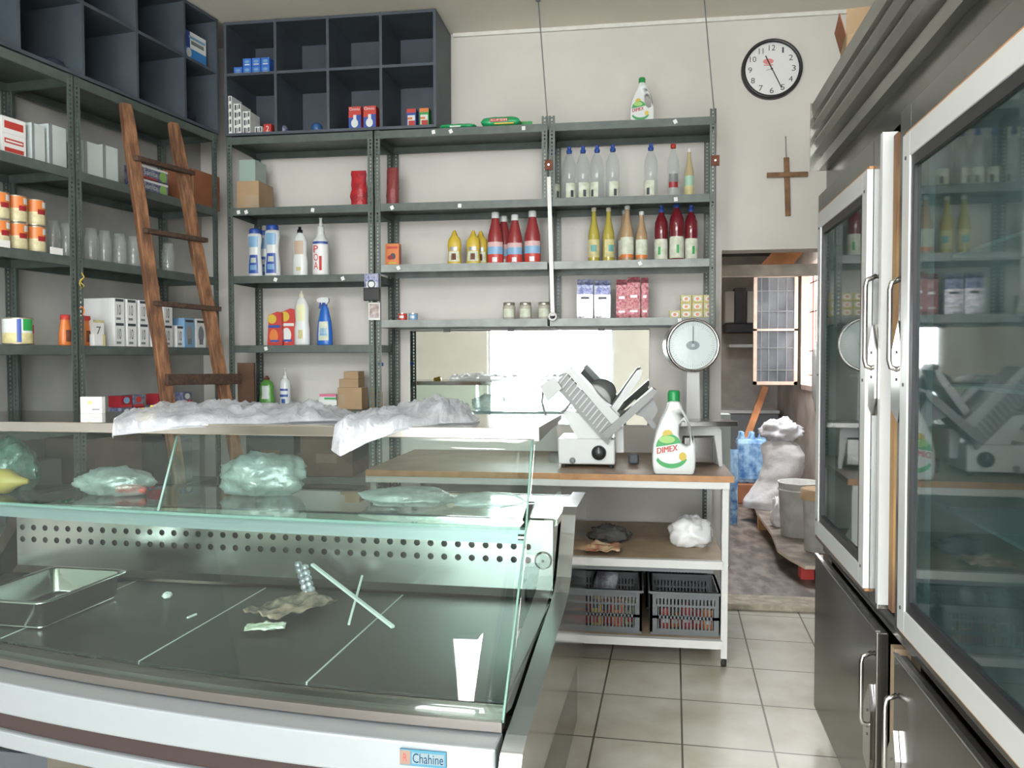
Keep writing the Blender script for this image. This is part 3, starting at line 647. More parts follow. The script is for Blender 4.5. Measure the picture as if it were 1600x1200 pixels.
for i, (a, c, yt, dy) in enumerate(((417, 440, 487, -.03), (436, 461, 482, 0))):
    X, wv, H = px_item(a, c, yt, YI+dy, zs)
    b = MB(); b.prism([(-wv/2, 0), (wv/2, 0), (wv/2*.96, H*.96), (wv*.2, H), (-wv*.38, H*.9)], 0, .03, M_red)
    b.prism([(-wv*.4+wv*.3*cos(q*pi/6)+wv*.25, H*.78+H*.14*sin(q*pi/6)) for q in range(12)], -.001, 0, M_yell)
    b.prism([(-wv*.05+wv*.3*cos(q*pi/6), H*.28+H*.2*sin(q*pi/6)) for q in range(12)], -.001, 0, (M_orange, M_whitep)[i])
    b.box(-wv*.3, wv*.3, -.0016, 0, H*.1, H*.16, M_blue); b.box(-wv*.42, wv*.42, -.0016, 0, H*.52, H*.6, (M_blue, M_whitep)[i])
    tag(b.build('detergent_packet', loc=(X, YI+dy, zs), bevel=.003), ('red and yellow detergent packet, front one at left', 'red detergent packet with white panel, behind the yellow one')[i], 'packet', 'red detergent packets')
zs = Z1[4]
X = atY(417, 600, YI).x
bottle('grn', 'cleaner_bottle', 'bottle', 'green and brown bottle with round white label, behind the plastic bag', None, (X, YI, zs), .2, .048, P_DSH, mat('dark_green_bottle', (.10, .30, .06), .3), M_rust, C_DSH, sy=.6, stick=[(.3, .7, M_whitep, .5)])
X = atY(446, 600, YI).x
bottle('pump', 'pump_bottle', 'bottle', 'white pump bottle with blue crosses on its label', None, (X, YI, zs), .245, .034, [(0, 0), (.95, 0), (1, .02), (1, .62), (.9, .7), (.4, .76)], M_whitep, M_whitep, [(.42, .75), (.42, .82), (.14, .83), (.14, .98), (.3, .98), (.3, 1), (0, 1)], stick=[(.3, .36, M_blue, .8), (.45, .5, M_blue, .8), (.1, .25, M_blue, .35)])
carton('pink_box', 'flat pink and green box beside the cardboard stack', 'box', (atY(512, 620, YI).x, YI, zs+.055), .105, .06, .035, M_whitep, [('r', 0, 1, .55, 1, M_pink), ('r', .3, 1, .08, .4, M_greenp)])
carton('soap_box', 'white box under the flat pink and green box', 'box', (atY(512, 620, YI).x, YI-.01, zs), .12, .1, .054, M_paper)
for i, (X, w_, z_, h_, lab) in enumerate(((548, .15, 0, .13, 'lowest'), (546, .12, .131, .05, 'middle'), (549, .09, .182, .045, 'top'))):
    carton('cardboard_box', 'small brown cardboard box, %s of the stack behind the bags' % lab, 'box', (atY(X, 610, YI).x, YI-.02+.008*i, zs+z_), w_, .11, h_, M_card, [('r', .1, .3, .2, .7, M_mdf)], group='small cardboard boxes')
b = thing('honey_jar', 'amber jar standing beside the rack post near the mirror', 'jar', (atY(602, 610, YI).x-.0, YI, zs))
b.location.x = -1.53
MB().lathe([(0, 0), (.036, 0), (.038, .01), (.038, .10), (.028, .12)], M_honey, seg=16).build('jar_body', b); MB().lathe([(.031, .118), (.031, .138), (0, .138)], M_yell, seg=16).build('lid', b)
# --- red bags on the second shelf of bay 1
def pouch(name, label, cat, X, Y, z, w_, h_, d_, mt, lean=0, seed=1, group=None):
    b = MB(); n = 16
    def fn(u, v):
        a = 2*pi*u; zz = v*h_; th = 1-.85*v**3; sq = (abs(cos(a))**.6)*(1 if cos(a) > 0 else -1)
        q = noise.noise(Vector((sq*3+seed, sin(a)*2, zz*22)))*.008
        return (sq*w_/2*(1-.12*v)+lean*v+q, sin(a)*d_/2*th+q, zz)
    b.grid(fn, n, 10, mt, True); b.add([fn(k/n, 1) for k in range(n)], [tuple(range(n))], mt)
    b.add([fn(k/n, 0) for k in range(n)], [tuple(range(n-1, -1, -1))], mt)
    return tag(b.build(name, loc=(X, Y, z)), label, cat, group)
M_redbag = mat('red_bag_print', (.55, .03, .035), .35, col2=(.30, .02, .03), vscale=22, bump=.4)
pouch('crisp_bag', 'bright red bag standing left of the double rack post', 'bag', -1.62, YI-.02, Z1[1], .10, .22, .07, M_redbag, .0, 2)
pouch('crisp_bag', 'darker red bag half hidden behind the double rack post', 'bag', -1.425, YI+.02, Z2[1], .075, .24, .07, mat('dark_red_bag', (.25, .05, .05), .4, bump=.4), .0, 5)
# corner end of bay 1, second shelf
carton('cardboard_box', 'brown cardboard box in the corner end of the second shelf', 'box', (-2.29, 4.72, Z1[1]), .14, .2, .17, M_card, [('r', .4, 1, .1, .5, M_mdf)])
carton('clear_tub', 'pale greenish glassy tub standing on the corner cardboard box', 'tub', (-2.30, 4.74, Z1[1]+.171), .10, .15, .13, mat('pale_tub', (.32, .42, .38), .25))
# hanging pouch and photo card on the double post
p = atY(580, 448, 4.62)
t = thing('phone_pouch', 'small black and blue pouch hanging on the double rack post', 'pouch', (p.x, 4.638, p.z-.08))
MB().box(-.046, .046, -.022, 0, 0, .075, M_black).build('pocket', t, bevel=.004)
b = MB(); b.box(-.042, .042, -.012, -.002, .07, .155, M_bfoil); b.box(-.03, .03, -.014, -.011, .078, .11, M_whitep); b.lathe([(.018, 0), (.024, 0), (.024, .002), (.018, .002)], M_dgrey, (0, -.016, .095), 14, axis='y'); b.build('card', t)
b = MB(); b.box(-.034, .034, -.004, 0, 0, .10, M_whitep); b.box(-.028, .028, -.005, -.004, .012, .094, mat('photo_brown', (.25, .17, .15), .5, col2=(.55, .5, .48), vscale=35))
tag(b.build('photo_card', loc=(p.x+.012, 4.64, p.z-.19)), 'small framed photo card taped to the post below the pouch', 'picture')
tag(MB().box(-.016, .016, -.003, 0, -.01, .01, M_blue).build('blue_tag', loc=(-1.468, 4.7, 1.46)), 'small blue tag on the rack side below the photo card', 'tag')
# shelf-edge price tags
tags = [(372, 316, 2.36, 'corner end of second shelf, first'), (384, 315, 2.36, 'corner end of second shelf, second'), (488, 310, 2.36, 'mid left bay second shelf'), (612, 307, 2.36, 'left end of middle bay second shelf'), (718, 305, 2.36, 'middle of middle bay second shelf'),
        (677, 202, 2.78, 'top shelf below the green packs, left'), (704, 204, 2.78, 'top shelf below the green packs, second'), (818, 196, 2.78, 'top shelf right of the green packs'), (1055, 182, 2.78, 'top shelf near the white jug'),
        (1056, 296, 2.36, 'water shelf below red capped bottle'), (1000, 403, 2.015, 'syrup shelf below the peach bottles'), (622, 407, 2.015, 'ketchup shelf below orange box'), (1062, 492, 1.70, 'lowest shelf near yellow boxes'), (430, 424, 1.96, 'cleaner shelf below the white bottles'), (535, 420, 1.96, 'cleaner shelf near its right end'), (415, 534, 1.555, 'shelf edge below the red packets')]
for i, (px, py, z, lab) in enumerate(tags):
    X = atY(px, py, RY).x; o = MB().box(-.010, .010, -.0015, .0, -.012, .010, M_paper).build('price_tag', loc=(X, RY+.0035, z))
    o.rotation_euler.y = random.uniform(-.5, .5); tag(o, 'small white price tag, '+lab, 'tag', 'white price tags')

# --- inside the back pigeonholes
t0 = None; zq = CM+.0172
for r, n in ((0, 4), (1, 3)):
    for k in range(n):
        X = atY(418-k*14.2, 100, 4.72).x; lab = 'small bright blue box, %s row, %s from the right, in upper left pigeonhole' % (('bottom', 'top')[r], ('nearest', 'second', 'third', 'fourth')[k])
        lc = (X, 4.69, zq+r*.0475)
        if t0 is None: t0 = carton('blue_box', lab, 'box', lc, .0505, .08, .046, mat('bright_blue_card', (.05, .18, .62), .5), [('o', .5, .6, .3, .18, M_lblue), ('r', .2, .8, .15, .3, M_whitep)], group='small blue boxes')
        else: clone(t0, lc, lab)
zq = CB+.0172; t0 = None
for k, n in enumerate((5, 4, 3, 1)):
    for r in range(n):
        X = atY((361, 374, 387, 405)[k], 180, 4.70).x
        if k == 3 and r == 0: X = atY(404, 180, 4.7).x
        lab = 'white and black bulb box in %s column, %s up, lower left pigeonhole' % (('tallest', 'second', 'third', 'lone right')[k], ('bottom', 'second', 'third', 'fourth', 'topmost')[r])
        lc = (X, 4.665+.01*k, zq+r*.0445)
        if t0 is None: t0 = carton('bulb_box', lab, 'box', lc, .044, .13, .0435, M_paper, [('r', .12, .35, .15, .85, M_dgrey), ('r', .45, .6, .2, .8, M_grey), ('r', .7, .9, .3, .9, M_dgrey)], group='white and black bulb boxes')
        else: clone(t0, lc, lab)
carton('bulb_box', 'small red box at right of the white bulb boxes', 'box', (atY(419, 190, 4.7).x, 4.69, zq), .045, .08, .055, M_red, [('t', '2', .3, .7, .2, .8, M_whitep)])
for i, (a, lab) in enumerate(((557, 'left'), (580, 'right'))):
    X = atY(a, 170, 4.7).x
    carton('lamp_box', 'red and blue box printed with a white bulb, %s of the pair' % lab, 'box', (X, 4.67, zq), .074, .07, .125, M_red, [('r', 0, 1, 0, .5, M_blue), ('r', .62, 1, .0, .62, M_blue), ('o', .48, .24, .28, .2, M_whitep), ('r', .38, .62, .35, .62, M_whitep), ('t', 'Omnia', .08, .9, .82, .95, M_whitep)], group='red and blue bulb boxes')
for i, (a, lab, c1, c2) in enumerate(((644, 'tall red and dark blue box in the rightmost lower pigeonhole', M_blue, M_red), (664, 'tall green and red box at the edge of the rightmost lower pigeonhole', M_greenp, M_orange))):
    X = atY(a, 170, 4.78).x
    carton('spice_box', lab, 'box', (X, 4.76, zq), .055, .06, .125, c1, [('r', 0, 1, .82, 1, c2), ('r', .1, .9, .25, .7, M_whitep), ('r', .2, .9, .2, .45, M_red), ('r', .1, .6, .5, .6, M_orange)])
for i, (a, sc_, lab) in enumerate(((442, .032, 'dark blue round ball lying in the second lower pigeonhole'), (495, .034, 'blue round tin lying at right of the second lower pigeonhole'))):
    X = atY(a, 190, 4.75).x; b = MB(); b.lathe([(0, 0), (.6, .06), (.95, .4), (1, .9), (.9, 1.4), (.55, 1.8), (0, 1.95)], (M_bfoil, mat('blue_ball', (.04, .12, .3), .3))[i], seg=18)
    for v in range(len(b.v)): b.v[v] = tuple(q*sc_ for q in b.v[v])
    tag(b.build('blue_ball' if i == 0 else 'blue_tin', loc=(X, 4.75, zq)), lab, ('ball', 'tin')[i])
# side pigeonhole box
q = LL(sL(4.454), .05)
carton('blue_white_box', 'blue and white box tilted in the side wall pigeonholes near the corner', 'box', (q.x, q.y, 3.15+.017), .22, .12, .17, M_paper, [('r', 0, .12, 0, 1, M_aluw), ('r', .12, .35, 0, 1, M_blue), ('r', .12, 1, 0, .45, mat('mid_blue', (.05, .25, .6), .4)), ('r', .4, .9, .6, .72, M_grey), ('r', .3, .95, .78, .86, M_lblue), ('o', .3, .3, .1, .15, M_whitep)], rz=rzL)
for s, r_, h_, lab in ((sL(3.52), .055, .06, 'dark cloth bundle in the side pigeonhole above the post'), (sL(4.44), .06, .085, 'dark cloth bundle in the lower side pigeonhole near the corner')):
    q = LL(s, .06+r_); b = MB()
    b.grid(lambda u, v: (cos(2*pi*u)*sin(pi*v)*r_*(1+.25*noise.noise(Vector((cos(2*pi*u)*2, sin(2*pi*u)*2, v*4+s)))), sin(2*pi*u)*sin(pi*v)*r_*1.1, h_/2-cos(pi*v)*h_/2), 20, 12, mat('navy_cloth', (.02, .025, .05), .9, bump=.5))
    tag(b.build('cloth_bundle', loc=(q.x, q.y, CB+.021)), lab, 'cloth')
# green packs on the top shelf, card and jug
b = MB()
def pack_mesh(w_, d_, h_, seed, mt, st=M_red):
    b = MB()
    def fn(u, v):
        a = 2*pi*v; s = 2*u-1; e = (1-abs(s)**5)**.5 if abs(s) < 1 else 0
        nn = noise.noise(Vector((s*4+seed, cos(a)*2, sin(a)*2)))
        return (s*w_/2, cos(a)*d_/2*(.75+.25*e)+nn*.006, max(0.001, h_/2+sin(a)*h_/2*(e*.9+.1)+nn*.006))
    b.grid(fn, 18, 16, mt); return b, fn
X = atY(784, 185, 4.75).x
b, fn = pack_mesh(.225, .10, .066, 1, M_greenf); b.box(-.055, .045, -.056, -.049, .028, .044, M_red); b.box(-.03, .08, -.056, -.048, .012, .020, M_yell)
b.text('CFSII', -.05, .04, .031, .042, -.0566, M_whitep)
tag(b.build('detergent_pack', loc=(X, 4.73, 2.801)), 'green crinkled detergent pack with red lettering, upright on top shelf', 'pack', 'green packs on the top shelf')
X = atY(718, 190, 4.75).x
b, fn = pack_mesh(.21, .12, .035, 6, M_greenf); b.box(-.04, .02, -.062, -.055, .008, .016, M_whitep)
tag(b.build('detergent_pack', loc=(X, 4.74, 2.801)), 'flat green detergent pack beside the pigeonhole cabinet, on top shelf', 'pack', 'green packs on the top shelf')
carton('green_card', 'green and white folded card behind the upright green pack', 'card', (atY(818, 185, 4.83).x, 4.83, 2.801), .10, .02, .065, M_greenp, [('r', .1, .35, .1, .7, M_whitep)])

# --- detergent jugs
def jug(label, loc, Hh, rz=0, group='white detergent jugs'):
    t = thing('detergent_jug', label, 'detergent bottle', loc, rz, group)
    import bmesh
    k = Hh/.36
    out = [(-.083, 0), (.083, 0), (.090, .03), (.092, .08), (.090, .13), (.080, .18), (.060, .235), (.036, .28), (.022, .315), (-.022, .315), (-.032, .28), (-.055, .235), (-.078, .175), (-.090, .12), (-.092, .07), (-.090, .03)]
    hole = [(.040, .235), (.022, .215), (.020, .17), (.034, .13), (.052, .118), (.068, .128), (.070, .16), (.060, .205)]
    bm = bmesh.new()
    def loop(pts):
        vs = [bm.verts.new((x*k, -.045*k, z*k)) for x, z in pts]; return [bm.edges.new((vs[i], vs[(i+1) % len(vs)])) for i in range(len(vs))]
    es = loop(out)+loop(hole); bmesh.ops.triangle_fill(bm, edges=es, use_beauty=True)
    fs = bm.faces[:]; r = bmesh.ops.extrude_face_region(bm, geom=fs)
    for v in r['geom']:
        if isinstance(v, bmesh.types.BMVert): v.co.y = .045*k
    bmesh.ops.recalc_face_normals(bm, faces=bm.faces[:])
    me = bpy.data.meshes.new('jug_body'); bm.to_mesh(me); bm.free(); me.materials.append(M_whitep)
    for p in me.polygons: p.use_smooth = True
    o = bpy.data.objects.new('jug_body', me); COL.objects.link(o); o.parent = t
    q = o.modifiers.new('bevel', 'BEVEL'); q.width = .024*k; q.segments = 4; q.limit_method = 'ANGLE'; q.angle_limit = radians(60)
    MB().lathe([(r*k, z*k) for r, z in ((.024, .30), (.026, .318), (.026, .352), (.022, .36), (0, .36))], mat('green_cap', (.02, .28, .08), .4), seg=18).build('cap', t)
    b = MB(); y = -.0458*k; N = 20
    def P(x, z): return (x*k, z*k)
    def disc(cx_, cz_, r, mt, yy, a0=0, a1=2*pi):
        b.prism([P(cx_+r*cos(a0+(a1-a0)*i/N), cz_+r*sin(a0+(a1-a0)*i/N)) for i in range(N+1)], yy, yy+.0006, mt)
    def ell(cx_, cz_, rx, rz_, a0, a1): return [P(cx_+rx*cos(radians(a0+(a1-a0)*i/N)), cz_+rz_*sin(radians(a0+(a1-a0)*i/N))) for i in range(N+1)]
    b.prism(ell(-.022, .112, .056, .062, 22, 175), y-.0006, y, M_greenp)
    b.prism(ell(-.028, .172, .022, .020, 0, 200), y-.0012, y, M_yell)
    b.prism(ell(-.030, .150, .034, .016, 0, 360), y-.0016, y, M_lgreen)
    b.prism(ell(-.012, .078, .068, .052, 200, 345)+ell(-.012, .086, .060, .040, 345, 200), y-.0008, y, M_greenp)
    b.prism(ell(.036, .078, .016, .018, 0, 360), y-.0016, y, M_yell)
    b.prism([P(-.076, .084), P(.016, .102), P(.018, .134), P(-.074, .116)], y-.0018, y, M_whitep)
    v, f = text_mesh('DIMEX'); [b.add([((-.072+.086*a+o_)*k, y-.0024-abs(o_), (.088+.025*c+.016*a)*k) for a, c in v], f, M_red) for o_ in (0, .0012, -.0012)]
    b.build('label_print', t); return t
j = jug('large white detergent jug with green cap standing on the table front', (atY(1053, 700, 4.1).x, 4.13, .931), .405)
X = atY(1003, 150, 4.80).x
clone(j, (X, 4.78, 2.802), 'small white detergent jug with green cap on the topmost shelf', 0, .262/.405)

# ------------------------------------------------------------------ goods on the side racks
def SL(px, py, off): q = atP(px, py, tuple(LL(0, off))[:2], LH); return q
zs = ZL[2]; can0 = None
for c_, (px) in enumerate((55, 26, -2, -30)):
    q = SL(px, 340, .07)
    for r in range(2):
        for dpt in range(1 if c_ else 1):
            lab = 'orange and cream food tin, %s tin of %s column' % (('lower', 'upper')[r], ('the rightmost', 'the second', 'the third', 'the fourth')[c_])
            lc = (q.x, q.y, zs+r*.118)
            if can0 is None:
                can0 = thing('food_tin', lab, 'tin', lc, rzL, 'orange food tins')
                b = MB(); b.lathe([(0, 0), (.044, 0), (.0455, .003), (.0455, .114), (.044, .117), (.04, .115), (0, .115)], M_can, seg=22)
                b.build('tin_can', can0)
                b = MB(); b.lathe([(.046, .006), (.046, .06)], mat('tin_label_cream', (.66, .62, .42), .5, col2=(.5, .45, .25), vscale=30), seg=22); b.lathe([(.046, .06), (.046, .111)], M_orange, seg=22)
                b.lathe([(.0464, .05), (.0464, .072)], M_dred, seg=10, a0=-2.1, a1=-1.2); b.lathe([(.0464, .08), (.0464, .106)], M_whitep, seg=8, a0=-1.6, a1=-.9); b.build('label_sticker', can0); can0.scale = (.90, .90, 1)
            else: clone(can0, lc, lab)
# pale packs behind glass look (translucent jars) on the same shelf
for i, px in enumerate((82, 103, 142, 162, 186, 208, 262)):
    q = SL(px, 340, .16)
    b = MB(); b.lathe([(0, 0), (.032, 0), (.035, .008), (.035, .13), (.027, .15), (.028, .175), (0, .176)], M_jar, seg=16)
    tag(b.build('storage_jar', loc=(q.x, q.y, zs)), 'empty greenish glass storage jar, %s from the orange tins' % ('nearest', 'second', 'third', 'fourth', 'fifth', 'sixth', 'seventh')[i], 'jar', 'glass jars on the side shelf')
zs = ZL[1]
for i, (px, wv, hv, lab, g_) in enumerate(((-26, .15, .215, 'white box with red lettering at the frame edge', 1), (22, .12, .09, 'white box with red lettering, lower one of two', 1), (60, .07, .17, 'plain pale carton right of the lettered boxes', 0), (90, .10, .19, 'pale carton beside the side rack double post', 0), (145, .12, .165, 'pale carton just right of the double post', 0), (172, .10, .175, 'pale carton left of the ladder rail', 0))):
    q = SL(px, 220, .05)
    gf = [('r', .1, .9, .55, .78, M_red), ('r', .1, .9, .15, .35, M_red), ('r', .15, .85, .62, .7, M_paper)] if g_ else [('r', .0, .2, 0, 1, M_aluw)]
    carton('pale_carton', lab+', upper side shelf', 'box', (q.x, q.y, zs), wv, .18, hv, M_pbox if not g_ else M_paper, gf, rz=rzL)
q = SL(22, 210, .05); carton('pale_carton', 'white box with red lettering, upper one of two, upper side shelf', 'box', (q.x, q.y, zs+.091), .12, .16, .07, M_paper, [('r', .1, .9, .3, .75, M_red)], rz=rzL)
for i in range(2):
    q = SL(241, 260, .05); carton('toothpaste_box', 'flat blue and green printed box behind the ladder, %s one' % ('lower', 'upper')[i], 'box', (q.x, q.y, zs+i*.071), .21, .1, .066, M_bfoil, [('r', .0, 1, .82, 1, M_paper), ('t', ('Sanita', 'Sanita')[i], .12, .6, .3, .72, M_whitep), ('o', .82, .45, .13, .4, M_lgreen), ('r', .05, .6, .0, .14, M_red)], rz=rzL, group='blue printed boxes')
q = SL(322, 270, .04); carton('cardboard_box', 'red brown cardboard box on the side shelf near the corner', 'box', (q.x, q.y, zs), .25, .22, .20, M_cardr, [('r', .0, .05, 0, 1, M_card)], rz=rzL)
zs = ZL[3]
q = SL(28, 515, .07)
t = thing('milk_tin', 'wide tin with green, red and yellow label on the side shelf', 'tin', (q.x, q.y, zs), rzL)
MB().lathe([(0, 0), (.059, 0), (.060, .003), (.060, .114), (.058, .117), (0, .117)], M_can, seg=24).build('tin_can', t)
b = MB(); b.lathe([(.0605, .006), (.0605, .05)], M_laby, seg=24); b.lathe([(.0605, .05), (.0605, .11)], M_whitep, seg=24); b.lathe([(.061, .06), (.061, .11)], M_greenp, seg=8, a0=-2.0, a1=-1.2); b.lathe([(.0612, .05), (.0612, .085)], M_red, seg=8, a0=-1.2, a1=-.6); b.lathe([(.061, .01), (.061, .11)], M_blue, seg=4, a0=-2.4, a1=-2.1); b.build('label_sticker', t)
for i, px in enumerate((102, 134)):
    q = SL(px, 510, .09)
    bottle('oran', 'sauce_bottle', 'bottle', 'orange bottle with red cap, %s the side rack double post' % ('left of', 'right of')[i], 'orange bottles', (q.x, q.y, zs), .145, .034, [(0, 0), (.95, 0), (1, .03), (.98, .3), (.8, .6), (.62, .84)], M_orange, M_red, [(.66, .83), (.62, .99), (0, 1)], sy=.8, stick=[(.12, .5, M_rust, .6)], rz=rzL)
q = SL(154, 515, .05); carton('medicine_box', 'white box with number seven right of the orange bottle', 'box', (q.x, q.y, zs), .07, .05, .125, M_paper, [('t', '7', .3, .7, .45, .75, M_dgrey), ('r', .0, 1, .9, 1, M_laby)], rz=rzL)
q = SL(156, 525, .02); carton('medicine_box', 'small white and yellow box in front of the number seven box', 'box', (q.x, q.y, zs), .07, .028, .055, M_paper, [('r', .75, 1, 0, 1, M_laby)], rz=rzL)
t0 = None; pxs = (180, 199, 218, 237, 256, 275)
for r, cols in ((0, 6), (1, 5)):
    for k in range(cols):
        q = SL(pxs[k]+7, 500, .07)
        lab = 'tall white box printed with a ten, %s row, %s from the left' % (('bottom', 'top')[r], ('first', 'second', 'third', 'fourth', 'fifth', 'sixth')[k])
        if t0 is None: t0 = carton('cigarette_carton', lab, 'box', (q.x, q.y, zs), .066, .20, .121, M_paper, [('r', .08, .92, .86, .97, M_dgrey), ('t', '10', .25, .62, .3, .74, M_dgrey), ('r', .15, .6, .1, .2, M_grey)], rz=rzL, group='white boxes printed with a ten')
        else: clone(t0, (q.x, q.y, zs+r*.1215), lab)
q = SL(164, 500, .16); carton('pale_carton', 'tall plain white box behind the boxes printed ten', 'box', (q.x, q.y, zs), .05, .15, .235, M_paper, [('r', .5, .9, .1, .4, M_grey)], rz=rzL)
for i, (px) in enumerate((296, 314)):
    q = SL(px, 510, .06); carton('bulb_box', ('blue grey box right of the boxes printed ten', 'white box with bulb picture near the corner of the side shelf')[i], 'box', (q.x, q.y, zs), .085, .1, .165, (M_lblue, M_paper)[i], [('o', .5, .45, .3, .3, M_aluw), ('r', .3, .7, .1, .3, M_grey), ('r', .1, .9, .86, .94, M_dgrey)], rz=rzL)
# bottom side shelf: small coloured boxes and green cloth
zs = ZL[4]; n_ = 0; t0 = {}
for k in range(6):
    for r in range(2 if k in (0, 1, 3, 5) else 1):
        px = 198+k*19; q = SL(px, 625, .06); c = (k+r) % 3
        lab = 'small dark blue and red spice box, %s, %s pile from the left' % (('bottom', 'upper')[r], ('first', 'second', 'third', 'fourth', 'fifth', 'sixth')[k])
        carton('spice_box', lab, 'box', (q.x, q.y, zs+.06*r), .076, .08, .058, (M_bfoil, M_dred, M_bfoil)[c], [('o', .5, .6, .28, .28, (M_whitep, M_lblue, M_red)[c]), ('r', 0, 1, .0, .2, M_red)], rz=rzL, group='small blue and red spice boxes')
carton('pallet_box', 'pale glassy tray under the small spice boxes', 'tray', tuple(SL(246, 630, .14)[:2])+(zs,), .1, .1, .02, M_pbox, rz=rzL)
q = SL(128, 640, .10); b = MB()
b.grid(lambda u, v: ((u-.5)*.34, (v-.5)*.12, .022*max(0, noise.noise(Vector((u*9, v*4, 3)))+.55)), 40, 14, M_greenf)
tag(b.build('green_cloth', loc=(q.x, q.y, zs+.003), rz=rzL, shell=.004), 'crumpled green plastic sheet on the bottom side shelf', 'plastic sheet')
# string hanging from the double post
q = SL(131, 440, -.012); b = MB()
b.tube([(.0, 0, .04), (.012, -.004, .02), (-.012, 0, .0), (.014, 0, -.02), (-.006, -.003, -.035), (-.013, 0, -.01), (.006, -.003, .012)], .0022, M_yell)
tag(b.build('yellow_string', loc=(q.x+.003, q.y-.02, q.z), rz=rzL), 'knotted yellow string tied to the side rack post', 'string')
q = SL(131, 486, -.012); b = MB()
b.tube([(-.012, 0, .012), (.006, -.003, .018), (.014, -.002, .0), (.006, -.003, -.02)], .003, M_orange)
tag(b.build('orange_string', loc=(q.x+.003, q.y-.02, q.z), rz=rzL), 'orange hooked string on the side rack post below the yellow one', 'string')
for (px, py, lab) in ((88, 392, 'white price card on the orange tin shelf edge'), (4, 380, 'white price card at the left end of the orange tin shelf edge')):
    q = SL(px, py, -.001); tag(MB().box(-.035, .035, -.002, 0, -.016, .014, M_paper).build('price_card', loc=q, rz=rzL), lab, 'card')

M_cdark = mat('shade_dark_carton', (.11, .07, .05), .85, var=.3); M_cbrown = mat('shade_brown_carton', (.17, .12, .08), .85, var=.3)  # cartons added in dark colours to stand for shade low in the racks
for i, (s_, z_, w_, h_, mt, lab) in enumerate(((1.75, .80, .34, .30, M_cdark, 'added carton coloured dark for shade, low side shelf nearest the camera'), (1.36, .80, .30, .24, M_dgrey, 'added carton coloured dark for shade, low side shelf second from the camera'), (.85, .80, .32, .31, M_cdark, 'added carton coloured dark for shade, low side shelf behind the ladder'), (.45, .80, .32, .25, M_dgrey, 'added carton coloured dark for shade, low side shelf near the corner'),
        (1.7, .38, .36, .33, M_cbrown, 'added carton coloured dark for shade, lowest side shelf nearest the camera'), (1.3, .38, .3, .3, M_dgrey, 'added carton coloured dark for shade, lowest side shelf, second from camera'), (.8, .38, .36, .33, M_cbrown, 'added carton coloured dark for shade, lowest side shelf behind the ladder'))):
    q = LL(s_, .03); carton('shade_carton', lab, 'box', (q.x, q.y, z_+.001), w_, .30, h_, mt, [('r', .3, .7, .3, .5, M_cbrown)], rz=rzL)
for i, (X_, z_, w_, h_, mt, lab) in enumerate(((-2.15, .80, .30, .30, M_dgrey, 'added carton coloured dark for shade, low back shelf in the corner'), (-1.80, .80, .32, .26, M_cdark, 'added carton coloured dark for shade, low back shelf near the double post'), (-2.1, .38, .36, .30, M_cbrown, 'added carton coloured dark for shade, lowest back shelf in the corner'), (-1.72, .38, .30, .28, M_dgrey, 'added carton coloured dark for shade, lowest back shelf near the double post'))):
    carton('shade_carton', lab, 'box', (X_, RY+.03, z_+.001), w_, .30, h_, mt, [('r', .3, .7, .3, .5, M_cbrown)])
